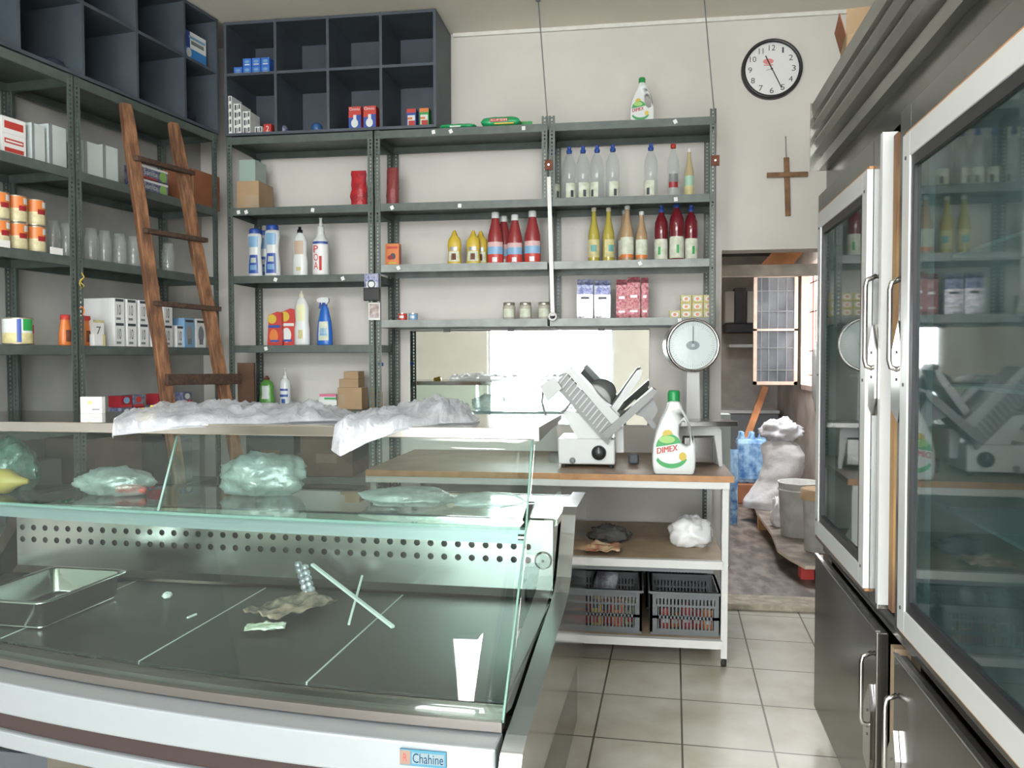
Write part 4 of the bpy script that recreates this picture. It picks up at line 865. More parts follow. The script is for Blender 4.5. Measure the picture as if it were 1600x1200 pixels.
# ------------------------------------------------------------------ ladder leaning on the side racks
def ladder():
    T1 = SL(196, 163, -.05); T2 = SL(270, 193, -.05)
    # feet out into the aisle behind the counter
    nrm = Vector((cos(radians(LH)), -sin(radians(LH)), 0))
    def foot(T, px, py):
        best = None
        for i in range(0, 200):
            s = i*.01; Fp = Vector((T.x, T.y, 0))+nrm*s
            # pixel x of the rail where it crosses image row py
            for kx in range(0, 101, 2):
                P = T.lerp(Fp, kx/100); q = P-CAM; z = q.dot(FW); yy = 600-F*q.dot(U2)/z
                if yy >= py: break
            xx = 800+F*q.dot(R2)/z
            if best is None or abs(xx-px) < best[0]: best = (abs(xx-px), Fp, s)
        return best[1], best[2]
    F1, s1 = foot(T1, 258, 590); F2, s2 = foot(T2, 347, 590)
    t = thing('ladder', 'old brown wooden ladder leaning on the side wall racks', 'ladder', tuple(F1.lerp(F2, .5)))
    o = F1.lerp(F2, .5)
    across = (T2-T1); across.z = 0; across.normalize()
    for T, Fp in ((T1, F1), (T2, F2)):
        b = MB(); N = 24; d = (T-Fp).normalized(); sx = (F2-F1).normalized(); sy = sx.cross(d).normalized(); vs = []
        for i in range(N+1):
            P = Fp.lerp(T, i/N)-o; w_ = .062+.006*noise.noise(Vector((i*.7, T.x*9, 0))); h_ = .038
            if i == N: w_ *= .8
            P = P+sx*.006*noise.noise(Vector((i*.35, T.y*5, 2)))
            vs += [P+sx*a*w_/2+sy*c*h_/2 for a, c in ((-1, -1), (1, -1), (1, 1), (-1, 1))]
        fs = [(i*4+k, i*4+(k+1) % 4, i*4+4+(k+1) % 4, i*4+4+k) for i in range(N) for k in range(4)]+[(3, 2, 1, 0), (N*4, N*4+1, N*4+2, N*4+3)]
        b.add(vs, fs, M_wood); b.build('rail', t, bevel=.004)
    def on(T, Fp, py):
        for i in range(1001):
            P = T.lerp(Fp, i/1000); q = P-CAM
            if 600-F*q.dot(U2)/q.dot(FW) >= py: return P
        return Fp
    for y1_, y2_ in ((248, 268), (361, 374), (474, 482), (0, 0)):
        if y1_ == 0: continue
        A_, B_ = on(T1, F1, y1_)-o, on(T2, F2, y2_)-o
        e = (B_-A_).normalized(); MB().beam(A_-e*.02+nrm*.024, B_+e*.05+nrm*.024, .04, .024, M_woodd).build('rung', t, bevel=.003)
    A_, B_ = on(T1, F1, 592)-o, on(T2, F2, 592)-o; e = (B_-A_).normalized()
    MB().beam(A_-e*.02+nrm*.03, B_+e*.10+nrm*.03, .022, .055, M_woodd).build('rung', t, bevel=.003)
    for k in (.30, .12):
        A_, B_ = F1.lerp(T1, k)-o, F2.lerp(T2, k)-o; MB().beam(A_+nrm*.02, B_+nrm*.02, .03, .024, M_woodd).build('rung', t)
    return s1, s2
print('ladder feet', ladder())
# wooden board standing beside the ladder foot
a = atY(349, 595, 4.5)
tag(MB().box(0, .105, 0, .02, 0, .28, mat('brown_board_old', (.16, .085, .05), .7, var=.4)).build('wooden_board', loc=(-2.36, 4.70, Z1[4])), 'dark brown wooden board standing on the low shelf by the ladder', 'board')

# ------------------------------------------------------------------ mirror, clock, cross on the back wall
t = thing('wall_mirror', 'wide frameless mirror on the back wall below the racks', 'mirror', (-.65, WY, 1.09))
MB().box(-.735, .735, -.012, -.002, 0, .575, M_mirror).build('mirror_glass', t)
for x in (-.5, -.1, .45):
    MB().box(x-.02, x+.02, -.018, -.001, .566, .586, M_grey).build('clip', t)
pc = atY(1206, 108, WY-.02)
t = thing('wall_clock', 'round black rimmed clock on the back wall', 'clock', (pc.x, WY, pc.z))
R_ = .172
b = MB(); b.lathe([(R_-.022, -.03), (R_-.012, -.042), (R_-.003, -.036), (R_, -.002), (R_-.02, -.001)], M_black, seg=48, axis='y'); b.build('rim', t)
b = MB(); b.lathe([(0, -.02), (R_-.01, -.02), (R_-.01, -.002), (0, -.002)], mat('clock_face', (.74, .75, .75), .4), seg=48, axis='y', smooth=False); b.build('face', t)
b = MB()
for h_ in range(1, 13):
    a = radians(90-30*h_); cxx, czz = .122*cos(a), .122*sin(a); w_ = .011 if h_ < 10 else (.018 if h_ != 11 else .013)
    if h_ == 1: w_ = .005
    b.text(str(h_), cxx-w_, cxx+w_, czz-.016, czz+.016, -.0212, M_dgrey)
b.build('numerals', t)
b = MB(); b.prism([(-.02+.03*cos(q*pi/8), .045+.016*sin(q*pi/8)) for q in range(16)], -.0212, -.0202, mat('red_logo', (.70, .25, .25), .5)); b.box(-.045, .006, -.0212, -.0202, .022, .026, M_red); b.build('logo', t)
b = MB(); a1_ = radians(90+25); b.beam((0, -.024, 0), (.085*cos(a1_), -.024, .085*sin(a1_)), .006, .0015, M_black, (0, 1, 0)); b.build('hour_hand', t)
b = MB(); a2_ = radians(90-154); b.beam((-.02*cos(a2_), -.027, -.02*sin(a2_)), (.125*cos(a2_), -.027, .125*sin(a2_)), .005, .0015, M_black, (0, 1, 0)); b.build('minute_hand', t)
b = MB(); a3_ = radians(195); b.beam((0, -.0295, 0), (.035*cos(a3_), -.0295, .035*sin(a3_)), .002, .0012, M_dgrey, (0, 1, 0)); b.cyl((0, -.031, 0), .005, .01, M_black, 10, 'y'); b.build('second_hand', t)
pt, pb, pl, pr_ = atY(1228, 247, WY), atY(1231, 338, WY), atY(1197, 275, WY), atY(1261, 275, WY)
t = thing('wooden_cross', 'brown wooden cross hanging on the back wall below the clock', 'cross', (pt.x, WY, pb.z))
hh = pt.z-pb.z; cz_ = pl.z-pb.z
MB().beam((0, -.012, hh), (.012, -.012, 0), .029, .016, M_woodc, (0, 1, 0)).build('upright', t, bevel=.002)
MB().beam((pl.x-pt.x, -.024, cz_), (pr_.x-pt.x, -.024, cz_-.002), .028, .008, M_woodc, (0, 1, 0)).build('crossbar', t, bevel=.002)
MB().tube([(0, -.01, hh), (-.003, -.004, hh+.125)], .0025, M_grey).build('hanging_wire', t)

# ------------------------------------------------------------------ work table
TX1 = .468; TX0 = -1.35; TY0 = 4.05; TY1 = 5.0; TZ = .93
t = thing('work_table', 'white metal framed work table with brown top and two lower shelves', 'table', (0, TY0, 0))
dT = TY1-TY0
MB().box(TX0, TX1, 0, dT, TZ-.028, TZ, M_table).build('tabletop', t)
MB().box(TX0, TX1+.001, -.004, 0, TZ-.029, TZ+.001, M_orange_edge).build('edge_band', t)
for i, (x, y, x2) in enumerate(((TX1-.05, .02, TX1-.055), (TX1-.05, dT-.05, TX1-.05), (TX0+.02, .02, TX0+.02), (TX0+.02, dT-.05, TX0+.02))):
    MB().beam((x2+.014, y+.014, .045), (x+.014, y+.014, TZ-.03), .03, .03, M_white, (0, 1, 0)).build('leg', t)
    b = MB(); b.lathe([(0, -.012), (.02, -.012), (.022, 0), (.02, .012), (0, .012)], M_rubber, (x2+.014, y+.014, .023), 14, axis='x'); b.box(x2, x2+.028, y+.004, y+.024, .03, .047, M_grey); b.build('caster', t)
for ya in (0, dT-.03): MB().box(TX0, TX1-.02, ya, ya+.03, TZ-.062, TZ-.03, M_white).build('apron', t)
def tshelf(z, mt): 
    MB().box(TX0+.01, TX1-.035, .035, dT-.01, z-.012, z, mt).build('shelf_board', t)
    MB().box(TX0+.01, TX1-.05, .0, .034, z-.035, z+.004, M_white).build('shelf_rail', t); MB().box(TX0+.01, TX1-.05, dT-.02, dT, z-.035, z, M_white).build('shelf_rail', t)
tshelf(.515, M_mdf); tshelf(.13, M_mdf)
MB().box(-.5, TX1-.09, .05, .07, .45, .478, M_grey).build('stiffener', t)

def crate(label, X, Y, w_, d_, h_, rz=0):
    t = thing('plastic_crate', label, 'crate', (X, Y, .131), rz, 'grey plastic crates')
    b = MB(); T = .012
    b.box(-w_/2, w_/2, 0, d_, 0, .012, M_crate)
    def wall(a, c, put):
        def bx(u0, u1, z0, z1, t0=0, t1=T):
            vs = [put(u, tt, z) for u in (u0, u1) for tt in (t0, t1) for z in (z0, z1)]
            b.add(vs, [(0, 1, 3, 2), (4, 6, 7, 5), (0, 4, 5, 1), (2, 3, 7, 6), (0, 2, 6, 4), (1, 5, 7, 3)], M_crate)
        bx(a, c, .012, .03); bx(a, c, .08, .095); bx(a, c, .14, .15); bx(a, c, h_-.035, h_); bx(a, a+.03, .15, h_-.035); bx(c-.03, c, .15, h_-.035); bx(a, c, h_-.012, h_, -.008, T+.006)
        n = max(6, int((c-a-.08)/.017)); bx(a, a+.04, .03, .14); bx(c-.04, c, .03, .14)
        for k in range(n+1):
            u = a+.04+(c-a-.08)*k/n; bx(u-.004, u+.004, .03, .14); bx(u-.005, u+.005, .15, h_-.035)
    wall(-w_/2, w_/2, lambda u, q, z: (u, q, z)); wall(-w_/2, w_/2, lambda u, q, z: (u, d_-q, z))
    wall(0, d_, lambda u, q, z: (-w_/2+q, u, z)); wall(0, d_, lambda u, q, z: (w_/2-q, u, z))
    b.build('crate_body', t); return t
xa, xb = atY(1016, 960, 4.12).x, atY(1131, 960, 4.12).x
crate('grey slotted plastic crate on the right of the bottom shelf', (xa+xb)/2-.006, 4.122, xb-xa-.01, .36, .215)
for i in range(5):
    carton('red_packet', 'red packet inside the right crate, %s from left' % ('first', 'second', 'third', 'fourth', 'fifth')[i], 'packet', (xa+.075+i*.052, 4.17+.03*(i % 2), .146), .046, .05, (.1, .06, .12, .08, .1)[i], (M_red, M_orange, M_redbag)[i % 3], [('r', .2, .8, .3, .6, M_whitep)], group='red packets in the right crate')
xa2, xb2 = atY(880, 960, 4.12).x, atY(1003, 960, 4.12).x
crate('grey slotted plastic crate on the left of the bottom shelf', (xa2+xb2)/2, 4.122, xb2-xa2, .36, .215)
for i in range(6):
    carton('food_packet', 'coloured packet inside the left crate, %s from left' % ('first', 'second', 'third', 'fourth', 'fifth', 'sixth')[i], 'packet', (xa2+.05+i*.056, 4.17+.04*(i % 2), .146), .05, .05, (.13, .1, .15, .11, .14, .12)[i], (M_paper, M_red, M_yell, M_red, M_orange, M_laby)[i], [('r', .2, .8, .1, .4, M_red), ('r', .1, .7, .6, .9, M_dgrey)], group='coloured packets in the left crate')
crate('grey slotted plastic crate at the back of the bottom shelf', (xa+xb)/2-.03, 4.53, xb-xa-.03, .36, .36)
pouch('crumpled_bag', 'grey and white crumpled bag sticking out of the left crate', 'bag', xb2-.2, 4.29, .262, .13, .13, .08, mat('grey_white_bag', (.45, .46, .48), .4, col2=(.08, .08, .09), vscale=12, bump=.5), .03, 3)
# things on the middle shelf
def blob(name, label, cat, loc, sx, sy_, sz, mt, seed=0, amp=.25, fr=2.2, rz=0, flat=True, nu=40, nv=24):
    b = MB()
    def fn(u, v):
        a = 2*pi*u; ph = pi*v; d = Vector((cos(a)*sin(ph), sin(a)*sin(ph), -cos(ph)))
        n1 = noise.noise(d*fr+Vector((seed, 0, 0))); n2 = noise.noise(d*fr*3.2+Vector((0, seed, 0))); n3 = abs(noise.noise(d*fr*2+Vector((seed*2, 1, 0))))
        k = 1+amp*n1+amp*.45*n2-amp*.7*n3
        z = d.z*k; z = max(z, -.72) if flat else z
        return (d.x*sx*k, d.y*sy_*k, (z+.72)*sz if flat else z*sz)
    b.grid(fn, nu, nv, mt); return tag(b.build(name, loc=loc, rz=rz), label, cat)
blob('white_bag', 'white knotted plastic bag on the middle table shelf', 'bag', (atY(1078, 810, 4.45).x, 4.40, .516), .115, .09, .092, mat('white_bag_plastic', (.80, .81, .82), .3, bump=.35, bscale=12), 4, .22)
b = MB(); b.grid(lambda u, v: ((u-.5)*.2, (v-.5)*.16, .02+.03*noise.noise(Vector((u*4, v*4, 1)))), 16, 12, mat('striped_paper', (.62, .52, .33), .6, col2=(.35, .10, .06), vscale=26))
tag(b.build('crumpled_wrapper', loc=(-.17, 4.18, .528), shell=.003), 'crumpled cream and red wrapper at the left of middle shelf', 'wrapper')
blob('dark_rag', 'dark grey rag behind the crumpled wrapper', 'rag', (-.13, 4.45, .516), .11, .08, .05, mat('dark_rag', (.10, .10, .095), .9, var=.4), 9, .3)

# ------------------------------------------------------------------ meat slicer
SY = 4.28
def S(px, py): q = atY(px, py, SY); return (q.x-sx0, q.z-TZ)
sx0 = 0; c0 = atY(920, 700, SY).x; sx0 = c0
t = thing('meat_slicer', 'white and steel meat slicer with tilted carriage on the table', 'meat slicer', (c0, SY, TZ+.001))
M_slg = mat('grey_cast', (.20, .205, .205), .45, .2); M_sll = mat('pale_cast', (.36, .37, .37), .4, .2)
M_slw = mat('white_cast', (.60, .61, .61), .3)
def prp(pts, y0, y1, mt, nm, bv=.004): 
    return MB().prism([S(*p) for p in pts], y0, y1, mt).build(nm, t, bevel=bv)
x1_, z1_ = S(961, 727); x0_, z0_ = S(872, 686)
MB().box(x0_, x1_, -.02, .3, .018, .15, M_slw).build('base', t, bevel=.008)
for x in (x0_+.03, x1_-.02):
    for y in (.0, .26): MB().cyl((x, y, 0), .012, .02, M_rubber, 10).build('foot', t)
kx_, kz_ = S(936, 707); b = MB(); b.lathe([(0, -.03), (.030, -.03), (.036, -.02), (.038, 0), (0, 0)], M_black, (kx_, -.02, kz_), 24, axis='y'); b.box(kx_-.003, kx_+.003, -.0515, -.05, kz_, kz_+.03, M_grey); b.build('thickness_knob', t)
kx_, kz_ = S(895, 719); MB().lathe([(0, -.01), (.012, -.01), (.016, -.004), (.016, 0), (0, 0)], M_grey, (kx_, -.02, kz_), 16, axis='y').build('switch', t)
prp([(876, 640), (905, 690), (960, 690), (945, 676), (925, 650)], .0, .18, M_slw, 'blade_housing')
# gauge plate with ribs, leaning to the right
prp([(868, 603), (884, 582), (964, 668), (950, 694)], -.05, -.03, M_slg, 'gauge_plate')
b = MB()
for k in range(13):
    f = k/12; ax, ay = 880+f*62, 592+f*74; b.beam((*[S(ax-5, ay+8)[0]], -.055, S(ax-5, ay+8)[1]), (S(ax+9, ay-9)[0], -.055, S(ax+9, ay-9)[1]), .006, .008, M_sll, (0, 1, 0))
b.build('ribs', t)
prp([(886, 580), (893, 573), (972, 655), (962, 668)], -.06, .16, M_sll, 'slide_rail')
# product tray leaning the other way
prp([(936, 664), (996, 580), (1004, 578), (1000, 592), (944, 672)], .0, .24, M_sll, 'product_tray')
prp([(940, 676), (1020, 606), (1026, 610), (1018, 622), (950, 684)], -.09, .15, M_slg, 'carriage')
prp([(985, 640), (1018, 618), (1028, 640), (1020, 655), (995, 648)], -.05, .12, M_slg, 'motor_housing')
prp([(1000, 645), (1008, 640), (1027, 666), (1020, 670)], -.03, .0, M_slg, 'support_arm')
cb = S(925, 625); b = MB(); b.lathe([(0, 0), (.085, .0), (.095, .006), (.085, .014), (0, .016)], M_sll, (cb[0]+.0, .19, cb[1]-.02), 36, axis='y'); b.build('blade', t)
prp([(846, 603), (868, 588), (880, 606), (858, 626)], -.08, .02, M_sll, 'pusher')
prp([(868, 578), (880, 572), (884, 580), (872, 588)], -.06, -.02, M_steeld, 'clamp')
b = MB(); b.tube([(S(x, y)[0], -.03, S(x, y)[1]) for x, y in ((850, 608), (848, 628), (853, 648), (868, 652), (884, 640), (898, 622))], .006, M_slg); b.build('handle', t)
prp([(958, 668), (974, 668), (974, 735-24), (962, 711)], .1, .16, M_slw, 'rear_column')
tag(MB().box(-.028, .028, -.02, .02, 0, .055, M_dgrey).build('spool', loc=(atY(990, 700, 4.45).x, 4.45, TZ+.001), bevel=.01), 'small dark block between slicer and scale', 'block')

# ------------------------------------------------------------------ dial scale
SYc = 4.52; c = atY(1086, 540, SYc)
t = thing('dial_scale', 'large white round dial scale with platform on the table', 'scale', (c.x-.017, SYc, TZ+.001), .16)
r_ = .137; cz_ = c.z-TZ
b = MB(); b.lathe([(0, .11), (r_*.9, .11), (r_, .09), (r_+.002, -.02), (r_+.002, -.03)], M_slw, (0, 0, cz_), 48, axis='y'); b.build('dial_drum', t)
b = MB(); b.lathe([(r_-.012, -.032), (r_-.006, -.044), (r_+.004, -.040), (r_+.006, -.026), (r_-.01, -.02)], M_steel, (0, 0, cz_), 48, axis='y'); b.build('bezel', t)
b = MB(); b.lathe([(0, -.024), (r_-.006, -.024)], M_dial, (0, 0, cz_), 48, axis='y', smooth=False)
for k in range(60):
    a = 2*pi*k/60; L = .012 if k % 5 else .02
    b.beam((cos(a)*(r_-.02-L), -.0248, cz_+sin(a)*(r_-.02-L)), (cos(a)*(r_-.02), -.0248, cz_+sin(a)*(r_-.02)), .0012, .0006, M_grey, (0, 1, 0))
b.build('dial_face', t)
b = MB(); b.prism([(.03*cos(q*pi/8)*1.2, cz_+.024*sin(q*pi/8)) for q in range(16)], -.027, -.0245, mat('dial_plate', (.30, .34, .36), .4)); b.build('dial_plate', t)
b = MB(); b.beam((0, -.03, cz_), (0, -.03, cz_+.1), .003, .0015, M_dgrey, (0, 1, 0)); b.cyl((0, -.034, cz_), .009, .01, M_alu, 14, 'y'); b.build('pointer', t)
b = MB(); b.lathe([(r_-.01, -.038), (0, -.041)], glass('dial_glass', (.95, .97, .97), .02), (0, 0, cz_), 40, axis='y'); b.build('dial_cover', t)
zp = .255
b = MB(); b.prism([(-.032, .12), (.045, .12), (.038, cz_-r_+.01), (-.026, cz_-r_+.01)], -.01, .09, M_slw); b.build('column', t, bevel=.008)
b = MB(); b.prism([(-.10, .0), (-.085, .0), (-.075, .16), (.09, .16), (.115, .0), (.132, .0), (.125, .19), (.09, .225), (-.09, .225), (-.11, .19)], -.13, .10, M_slw); b.build('body_casting', t, bevel=.01)
b = MB(); b.box(-.072, .098, -.118, -.02, .012, .157, M_steel); b.build('weighing_mechanism', t, bevel=.01)
b = MB(); b.box(-.15, .185, -.22, -.02, .228, .24, M_steel); b.box(-.15, .185, -.224, -.22, .215, .24, M_steel); b.build('platform', t, bevel=.004)
MB().cyl((.187, -.12, .215), .012, .02, M_steel, 12, 'x').build('adjuster', t)

# ------------------------------------------------------------------ display counter
HC = 2.0
CO = (-.25, 3.43)
t = thing('display_counter', 'refrigerated glass display counter with slanted front glass and steel side', 'display counter', (CO[0], CO[1], 0), radians(-HC))
XL = -2.20
def cy(Y): return (Y-3.43)      # world depth to counter depth (small rotation ignored)
def bow(x, k): return k*x*x
# side panel, right
prof = [(-.02, .335), (-.02, .945), (-.36, .945), (-.41, .925), (-.45, .865), (-.50, .80), (-.56, .735), (-.63, .70), (-.75, .68), (-1.06, .648), (-1.36, .612), (-1.50, .602), (-1.565, .590), (-1.59, .565), (-1.59, .40), (-.96, .385)]
MB().prism(prof, 0, .052, M_steelm, 'yz', M_alu).build('side_panel', t, bevel=.004)
MB().prism([(p[0], p[1]) for p in prof], XL-.06, XL-.01, M_steelm, 'yz').build('side_panel', t)
b = MB(); b.prism([(-.03, 0), (-.03, .34), (-1.46, .40), (-1.44, 0)], -.005, .018, M_steeld, 'yz'); b.build('plinth_end', t)
MB().box(XL, -.006, -1.42, -1.40, 0, .40, M_dgrey).build('plinth', t); MB().box(XL, -.006, -.04, -.02, 0, .93, M_steeld).build('rear_panel', t)
# top slab
b = MB(); b.box(XL, .0, -1.02, -.50, 1.258, 1.292, M_steelm); b.build('top_slab', t, bevel=.003)
b = MB(); b.prism([(-1.025, 1.255), (-1.03, 1.296), (-.49, 1.296), (-.49, 1.28), (-.98, 1.255)], -.004, .010, M_steeld, 'yz'); b.build('end_bracket', t)
# front glass, slanted and slightly bowed in plan
gp = [(-1.015, 1.256, 0.), (-1.07, 1.138, .018), (-1.125, 1.02, .035), (-1.242, .886, .047), (-1.36, .752, .058), (-1.477, .618, .07)]
def gfn(u, v, off=0):
    x = XL+.02+(-.012-(XL+.02))*u; k = v*5; i = min(4, int(k)); f = k-i
    y = gp[i][0]*(1-f)+gp[i+1][0]*f; z = gp[i][1]*(1-f)+gp[i+1][1]*f; bw_ = gp[i][2]*(1-f)+gp[i+1][2]*f
    return (x, y+off-(0)+bow(x, bw_), z)
b = MB(); b.grid(lambda u, v: gfn(u, v*.4), 24, 8, M_glass); b.grid(lambda u, v: gfn(u, .4+v*.6), 24, 12, M_glass); b.build('front_glass', t, shell=.005)
b = MB(); b.tube([gfn(1, v/10) for v in range(11)], .0035, M_gedge, 6); b.build('glass_edge', t)
sg = [(-1.0, 1.255), (-.51, 1.264), (-.36, .95), (-.42, .92), (-.50, .80), (-.56, .735), (-.63, .70), (-.75, .68), (-1.06, .648), (-1.36, .612), (-1.47, .64), (-1.34, .745), (-1.20, .92), (-1.13, 1.02)]
MB().prism(sg, -.011, -.005, M_glass, 'yz').build('side_glass', t)
MB().prism([(-1.11, 1.03), (-1.0, 1.25), (-.88, 1.25), (-.88, 1.03)], -1.165, -1.159, M_glass, 'yz').build('glass_divider', t)
b = MB(); b.tube([(-1.162, -1.112, 1.03), (-1.162, -1.004, 1.25)], .004, M_gedge, 6); b.build('divider_edge', t)
# glass shelf with lamp rail under its front edge
def strip(b, x0, x1, y0, y1, z0, z1, kb, mt, n=20, kb2=None):
    kb2 = kb if kb2 is None else kb2
    for i in range(n):
        a = x0+(x1-x0)*i/n; c = x0+(x1-x0)*(i+1)/n
        vs = [(x, y+bow(x, kk), z) for x in (a, c) for y, kk in ((y0, kb), (y1, kb2)) for z in (z0, z1)]
        fs = [(0, 4, 5, 1), (2, 3, 7, 6), (0, 2, 6, 4), (1, 5, 7, 3)]
        if i == 0: fs.append((0, 1, 3, 2))
        if i == n-1: fs.append((4, 6, 7, 5))
        b.add(vs, fs, mt)
    return b
strip(MB(), XL+.02, -.03, -1.125, -.62, 1.014, 1.022, .035, M_glass, kb2=0).build('glass_shelf', t)
strip(MB(), XL+.02, -.03, -1.129, -1.1252, 1.0135, 1.0225, .035, M_gedge).build('shelf_edge', t)
strip(MB(), XL+.02, -.02, -1.10, -1.07, .968, 1.008, .035, M_aluw).build('lamp_rail', t)
# bracket clamps at the side glass
b = MB(); b.beam((-.03, -1.10, .99), (-.03, -.92, 1.055), .02, .012, M_steeld); b.cyl((-.04, -.93, 1.05), .012, .02, M_steel, 10, 'x'); b.cyl((-.04, -1.09, .985), .012, .02, M_steel, 10, 'x'); b.build('glass_clamp', t)
# perforated air panel
b = MB(); PY = -.56; z0, z1 = .685, .93; pitch = .0505; hr = .0114
xs_ = []; x = -.10
while x > XL+.05: xs_.append(x); x -= pitch
rows = (.835, .788)
def cell(xc, zc, wx, z0_, z1_):
    N = 16; inner = [(xc+hr*cos(2*pi*i/N), PY, zc+hr*sin(2*pi*i/N)) for i in range(N)]
    outer = []
    for i in range(N):
        a = 2*pi*i/N; cx_, sz_ = cos(a), sin(a); hx = wx/2; hz = (z1_-zc) if sz_ > 0 else (zc-z0_)
        s_ = min(hx/abs(cx_) if abs(cx_) > 1e-6 else 1e9, hz/abs(sz_) if abs(sz_) > 1e-6 else 1e9)
        if i % 4 == 2: px_, pz_ = hx*(1 if cx_ > 0 else -1), hz*(1 if sz_ > 0 else -1)
        else: px_, pz_ = cx_*s_, sz_*s_
        outer.append((xc+px_, PY, zc+pz_))
    b.add(inner+outer, [(i, (i+1) % N, (i+1) % N+N, i+N) for i in range(N)], M_steel)
    b.add(inner+[(v[0], PY+.01, v[2]) for v in inner], [(i, i+N, (i+1) % N+N, (i+1) % N) for i in range(N)], M_steeld)
for xc in xs_:
    cell(xc, rows[0], pitch, .8115, .86); cell(xc, rows[1], pitch, .764, .8115)
xe = xs_[-1]-pitch/2
b.add([(xe, PY, .86), (xs_[0]+pitch/2, PY, .86), (xs_[0]+pitch/2, PY, z1), (xe, PY, z1)], [(0, 1, 2, 3)], M_steel)
b.add([(xe, PY, z0), (xs_[0]+pitch/2, PY, z0), (xs_[0]+pitch/2, PY, .764), (xe, PY, .764)], [(0, 1, 2, 3)], M_steel)
b.add([(xs_[0]+pitch/2, PY, z0), (-.012, PY, z0), (-.012, PY, z1), (xs_[0]+pitch/2, PY, z1)], [(0, 1, 2, 3)], M_steel)
b.add([(xe, PY, z0), (-.012, PY, z0), (-.012, PY-.03, .665), (xe, PY-.03, .665)], [(0, 1, 2, 3)], M_steel)
b.build('perforated_panel', t)
MB().box(XL+.05, -.012, PY+.03, PY+.04, .66, .93, M_black).build('air_duct_back', t)
b = MB(); b.lathe([(0, -.012), (.026, -.012), (.031, -.008), (.032, 0)], M_steel, (-.045, PY, .79), 28, axis='y'); b.lathe([(0, -.0125), (.025, -.0125)], M_dial, (-.045, PY, .79), 28, axis='y'); b.cyl((-.045, PY-.016, .79), .005, .004, M_dgrey, 10, 'y'); b.build('thermometer', t)
# deck panels
seams = [-.012, -.545, -1.07, -1.60, XL+.02]
for a, c in zip(seams[:-1], seams[1:]):
    strip(MB(), c+.0035, a-.0035, -1.435, -.59, .648, .655, .07, M_deck, 10, 0).build('deck_panel', t)
strip(MB(), XL+.02, -.012, -1.415, -.592, .640, .646, .07, M_grey, 20, 0).build('deck_base', t)
for a in seams[1:-1]: strip(MB(), a-.0028, a+.0028, -1.43, -.60, .6465, .6556, .07, mat('seam_seal', (.5, .52, .50), .5), 1, 0).build('seam_strip', t)
strip(MB(), XL+.02, -.012, -1.44, -1.436, .60, .646, .07, M_steeld, 20).build('front_liner', t)
# front rail
strip(MB(), XL+.0, -.012, -1.49, -1.44, .600, .624, .07, mat('brown_lip', (.18, .165, .15), .3, .6)).build('glass_channel', t)
strip(MB(), XL+.0, -.012, -1.565, -1.47, .505, .594, .07, M_aluw).build('front_rail', t, bevel=.006)
strip(MB(), XL+.0, -.012, -1.55, -1.48, .458, .503, .07, mat('maroon_strip', (.035, .022, .022), .3)).build('bumper_strip', t)
strip(MB(), XL+.0, -.012, -1.565, -1.47, .408, .456, .07, M_aluw).build('lower_rail', t, bevel=.006)
strip(MB(), XL+.0, -.012, -1.54, -1.46, .10, .406, .07, M_steeld).build('front_panel', t)
# worktop behind and inner back
MB().box(XL, -.0, -.53, -.01, .905, .93, M_steeld).build('service_worktop', t)
# maker's badge
bx_, bz_ = -.185, .560
b = MB(); yb = -1.5715+bow(bx_, .07)
b.box(bx_-.056, bx_+.056, yb, yb+.005, bz_-.019, bz_+.019, mat('badge_blue', (.07, .20, .28), .7, spec=.1)); b.box(bx_-.056, bx_-.03, yb-.0005, yb, bz_-.017, bz_+.017, mat('badge_cream', (.24, .17, .14), .7, spec=.1))
b.text('R', bx_-.047, bx_-.038, bz_-.009, bz_+.009, yb-.001, M_red); b.box(bx_-.026, bx_+.052, yb-.0005, yb, bz_-.013, bz_+.013, mat('badge_paper', (.20, .25, .27), .7, spec=0))
b.text('Chahine', bx_-.024, bx_+.050, bz_-.011, bz_+.012, yb-.001, mat('teal_letters', (.0, .045, .10), .8, spec=0)); b.build('maker_badge', t, rz=0)

# things in the display
def CW(x, y, z): return Matrix.Rotation(radians(-HC), 4, 'Z') @ Vector((x, y, 0)) + Vector((CO[0], CO[1], z))
# steel gastronorm pan: rounded rectangle open tray
def pan(label, loc, L_, W_, H_, rz):
    t = thing('steel_pan', label, 'pan', loc, rz); b = MB()
    def ring(l, w_, z, r=.03):
        o = []
        for sx, sy, a0 in ((1, 1, 0), (-1, 1, 90), (-1, -1, 180), (1, -1, 270)):
            for k in range(5): a = radians(a0+k*22.5); o.append((sx*(l/2-r)+r*cos(a), sy*(w_/2-r)+r*sin(a), z))
        return o
    rs = [ring(L_-.05, W_-.05, .003, .02), ring(L_-.035, W_-.035, .012), ring(L_-.02, W_-.02, H_-.004), ring(L_-.014, W_-.014, H_), ring(L_+.014, W_+.014, H_, .035), ring(L_+.014, W_+.014, H_-.004, .035)]
    n = 20; vs = [v for r in rs for v in r]; b.add(vs, [(i*n+k, i*n+(k+1) % n, (i+1)*n+(k+1) % n, (i+1)*n+k) for i in range(5) for k in range(n)]+[tuple(range(n))], M_steel, True)
    b.build('pan_body', t, shell=.0015)
    return t
q1 = atZ(95, 950, .70)
pan('stainless steel food pan at the left of the display deck', (q1.x-.12, q1.y+.10, .6575), .30, .40, .09, radians(-3))
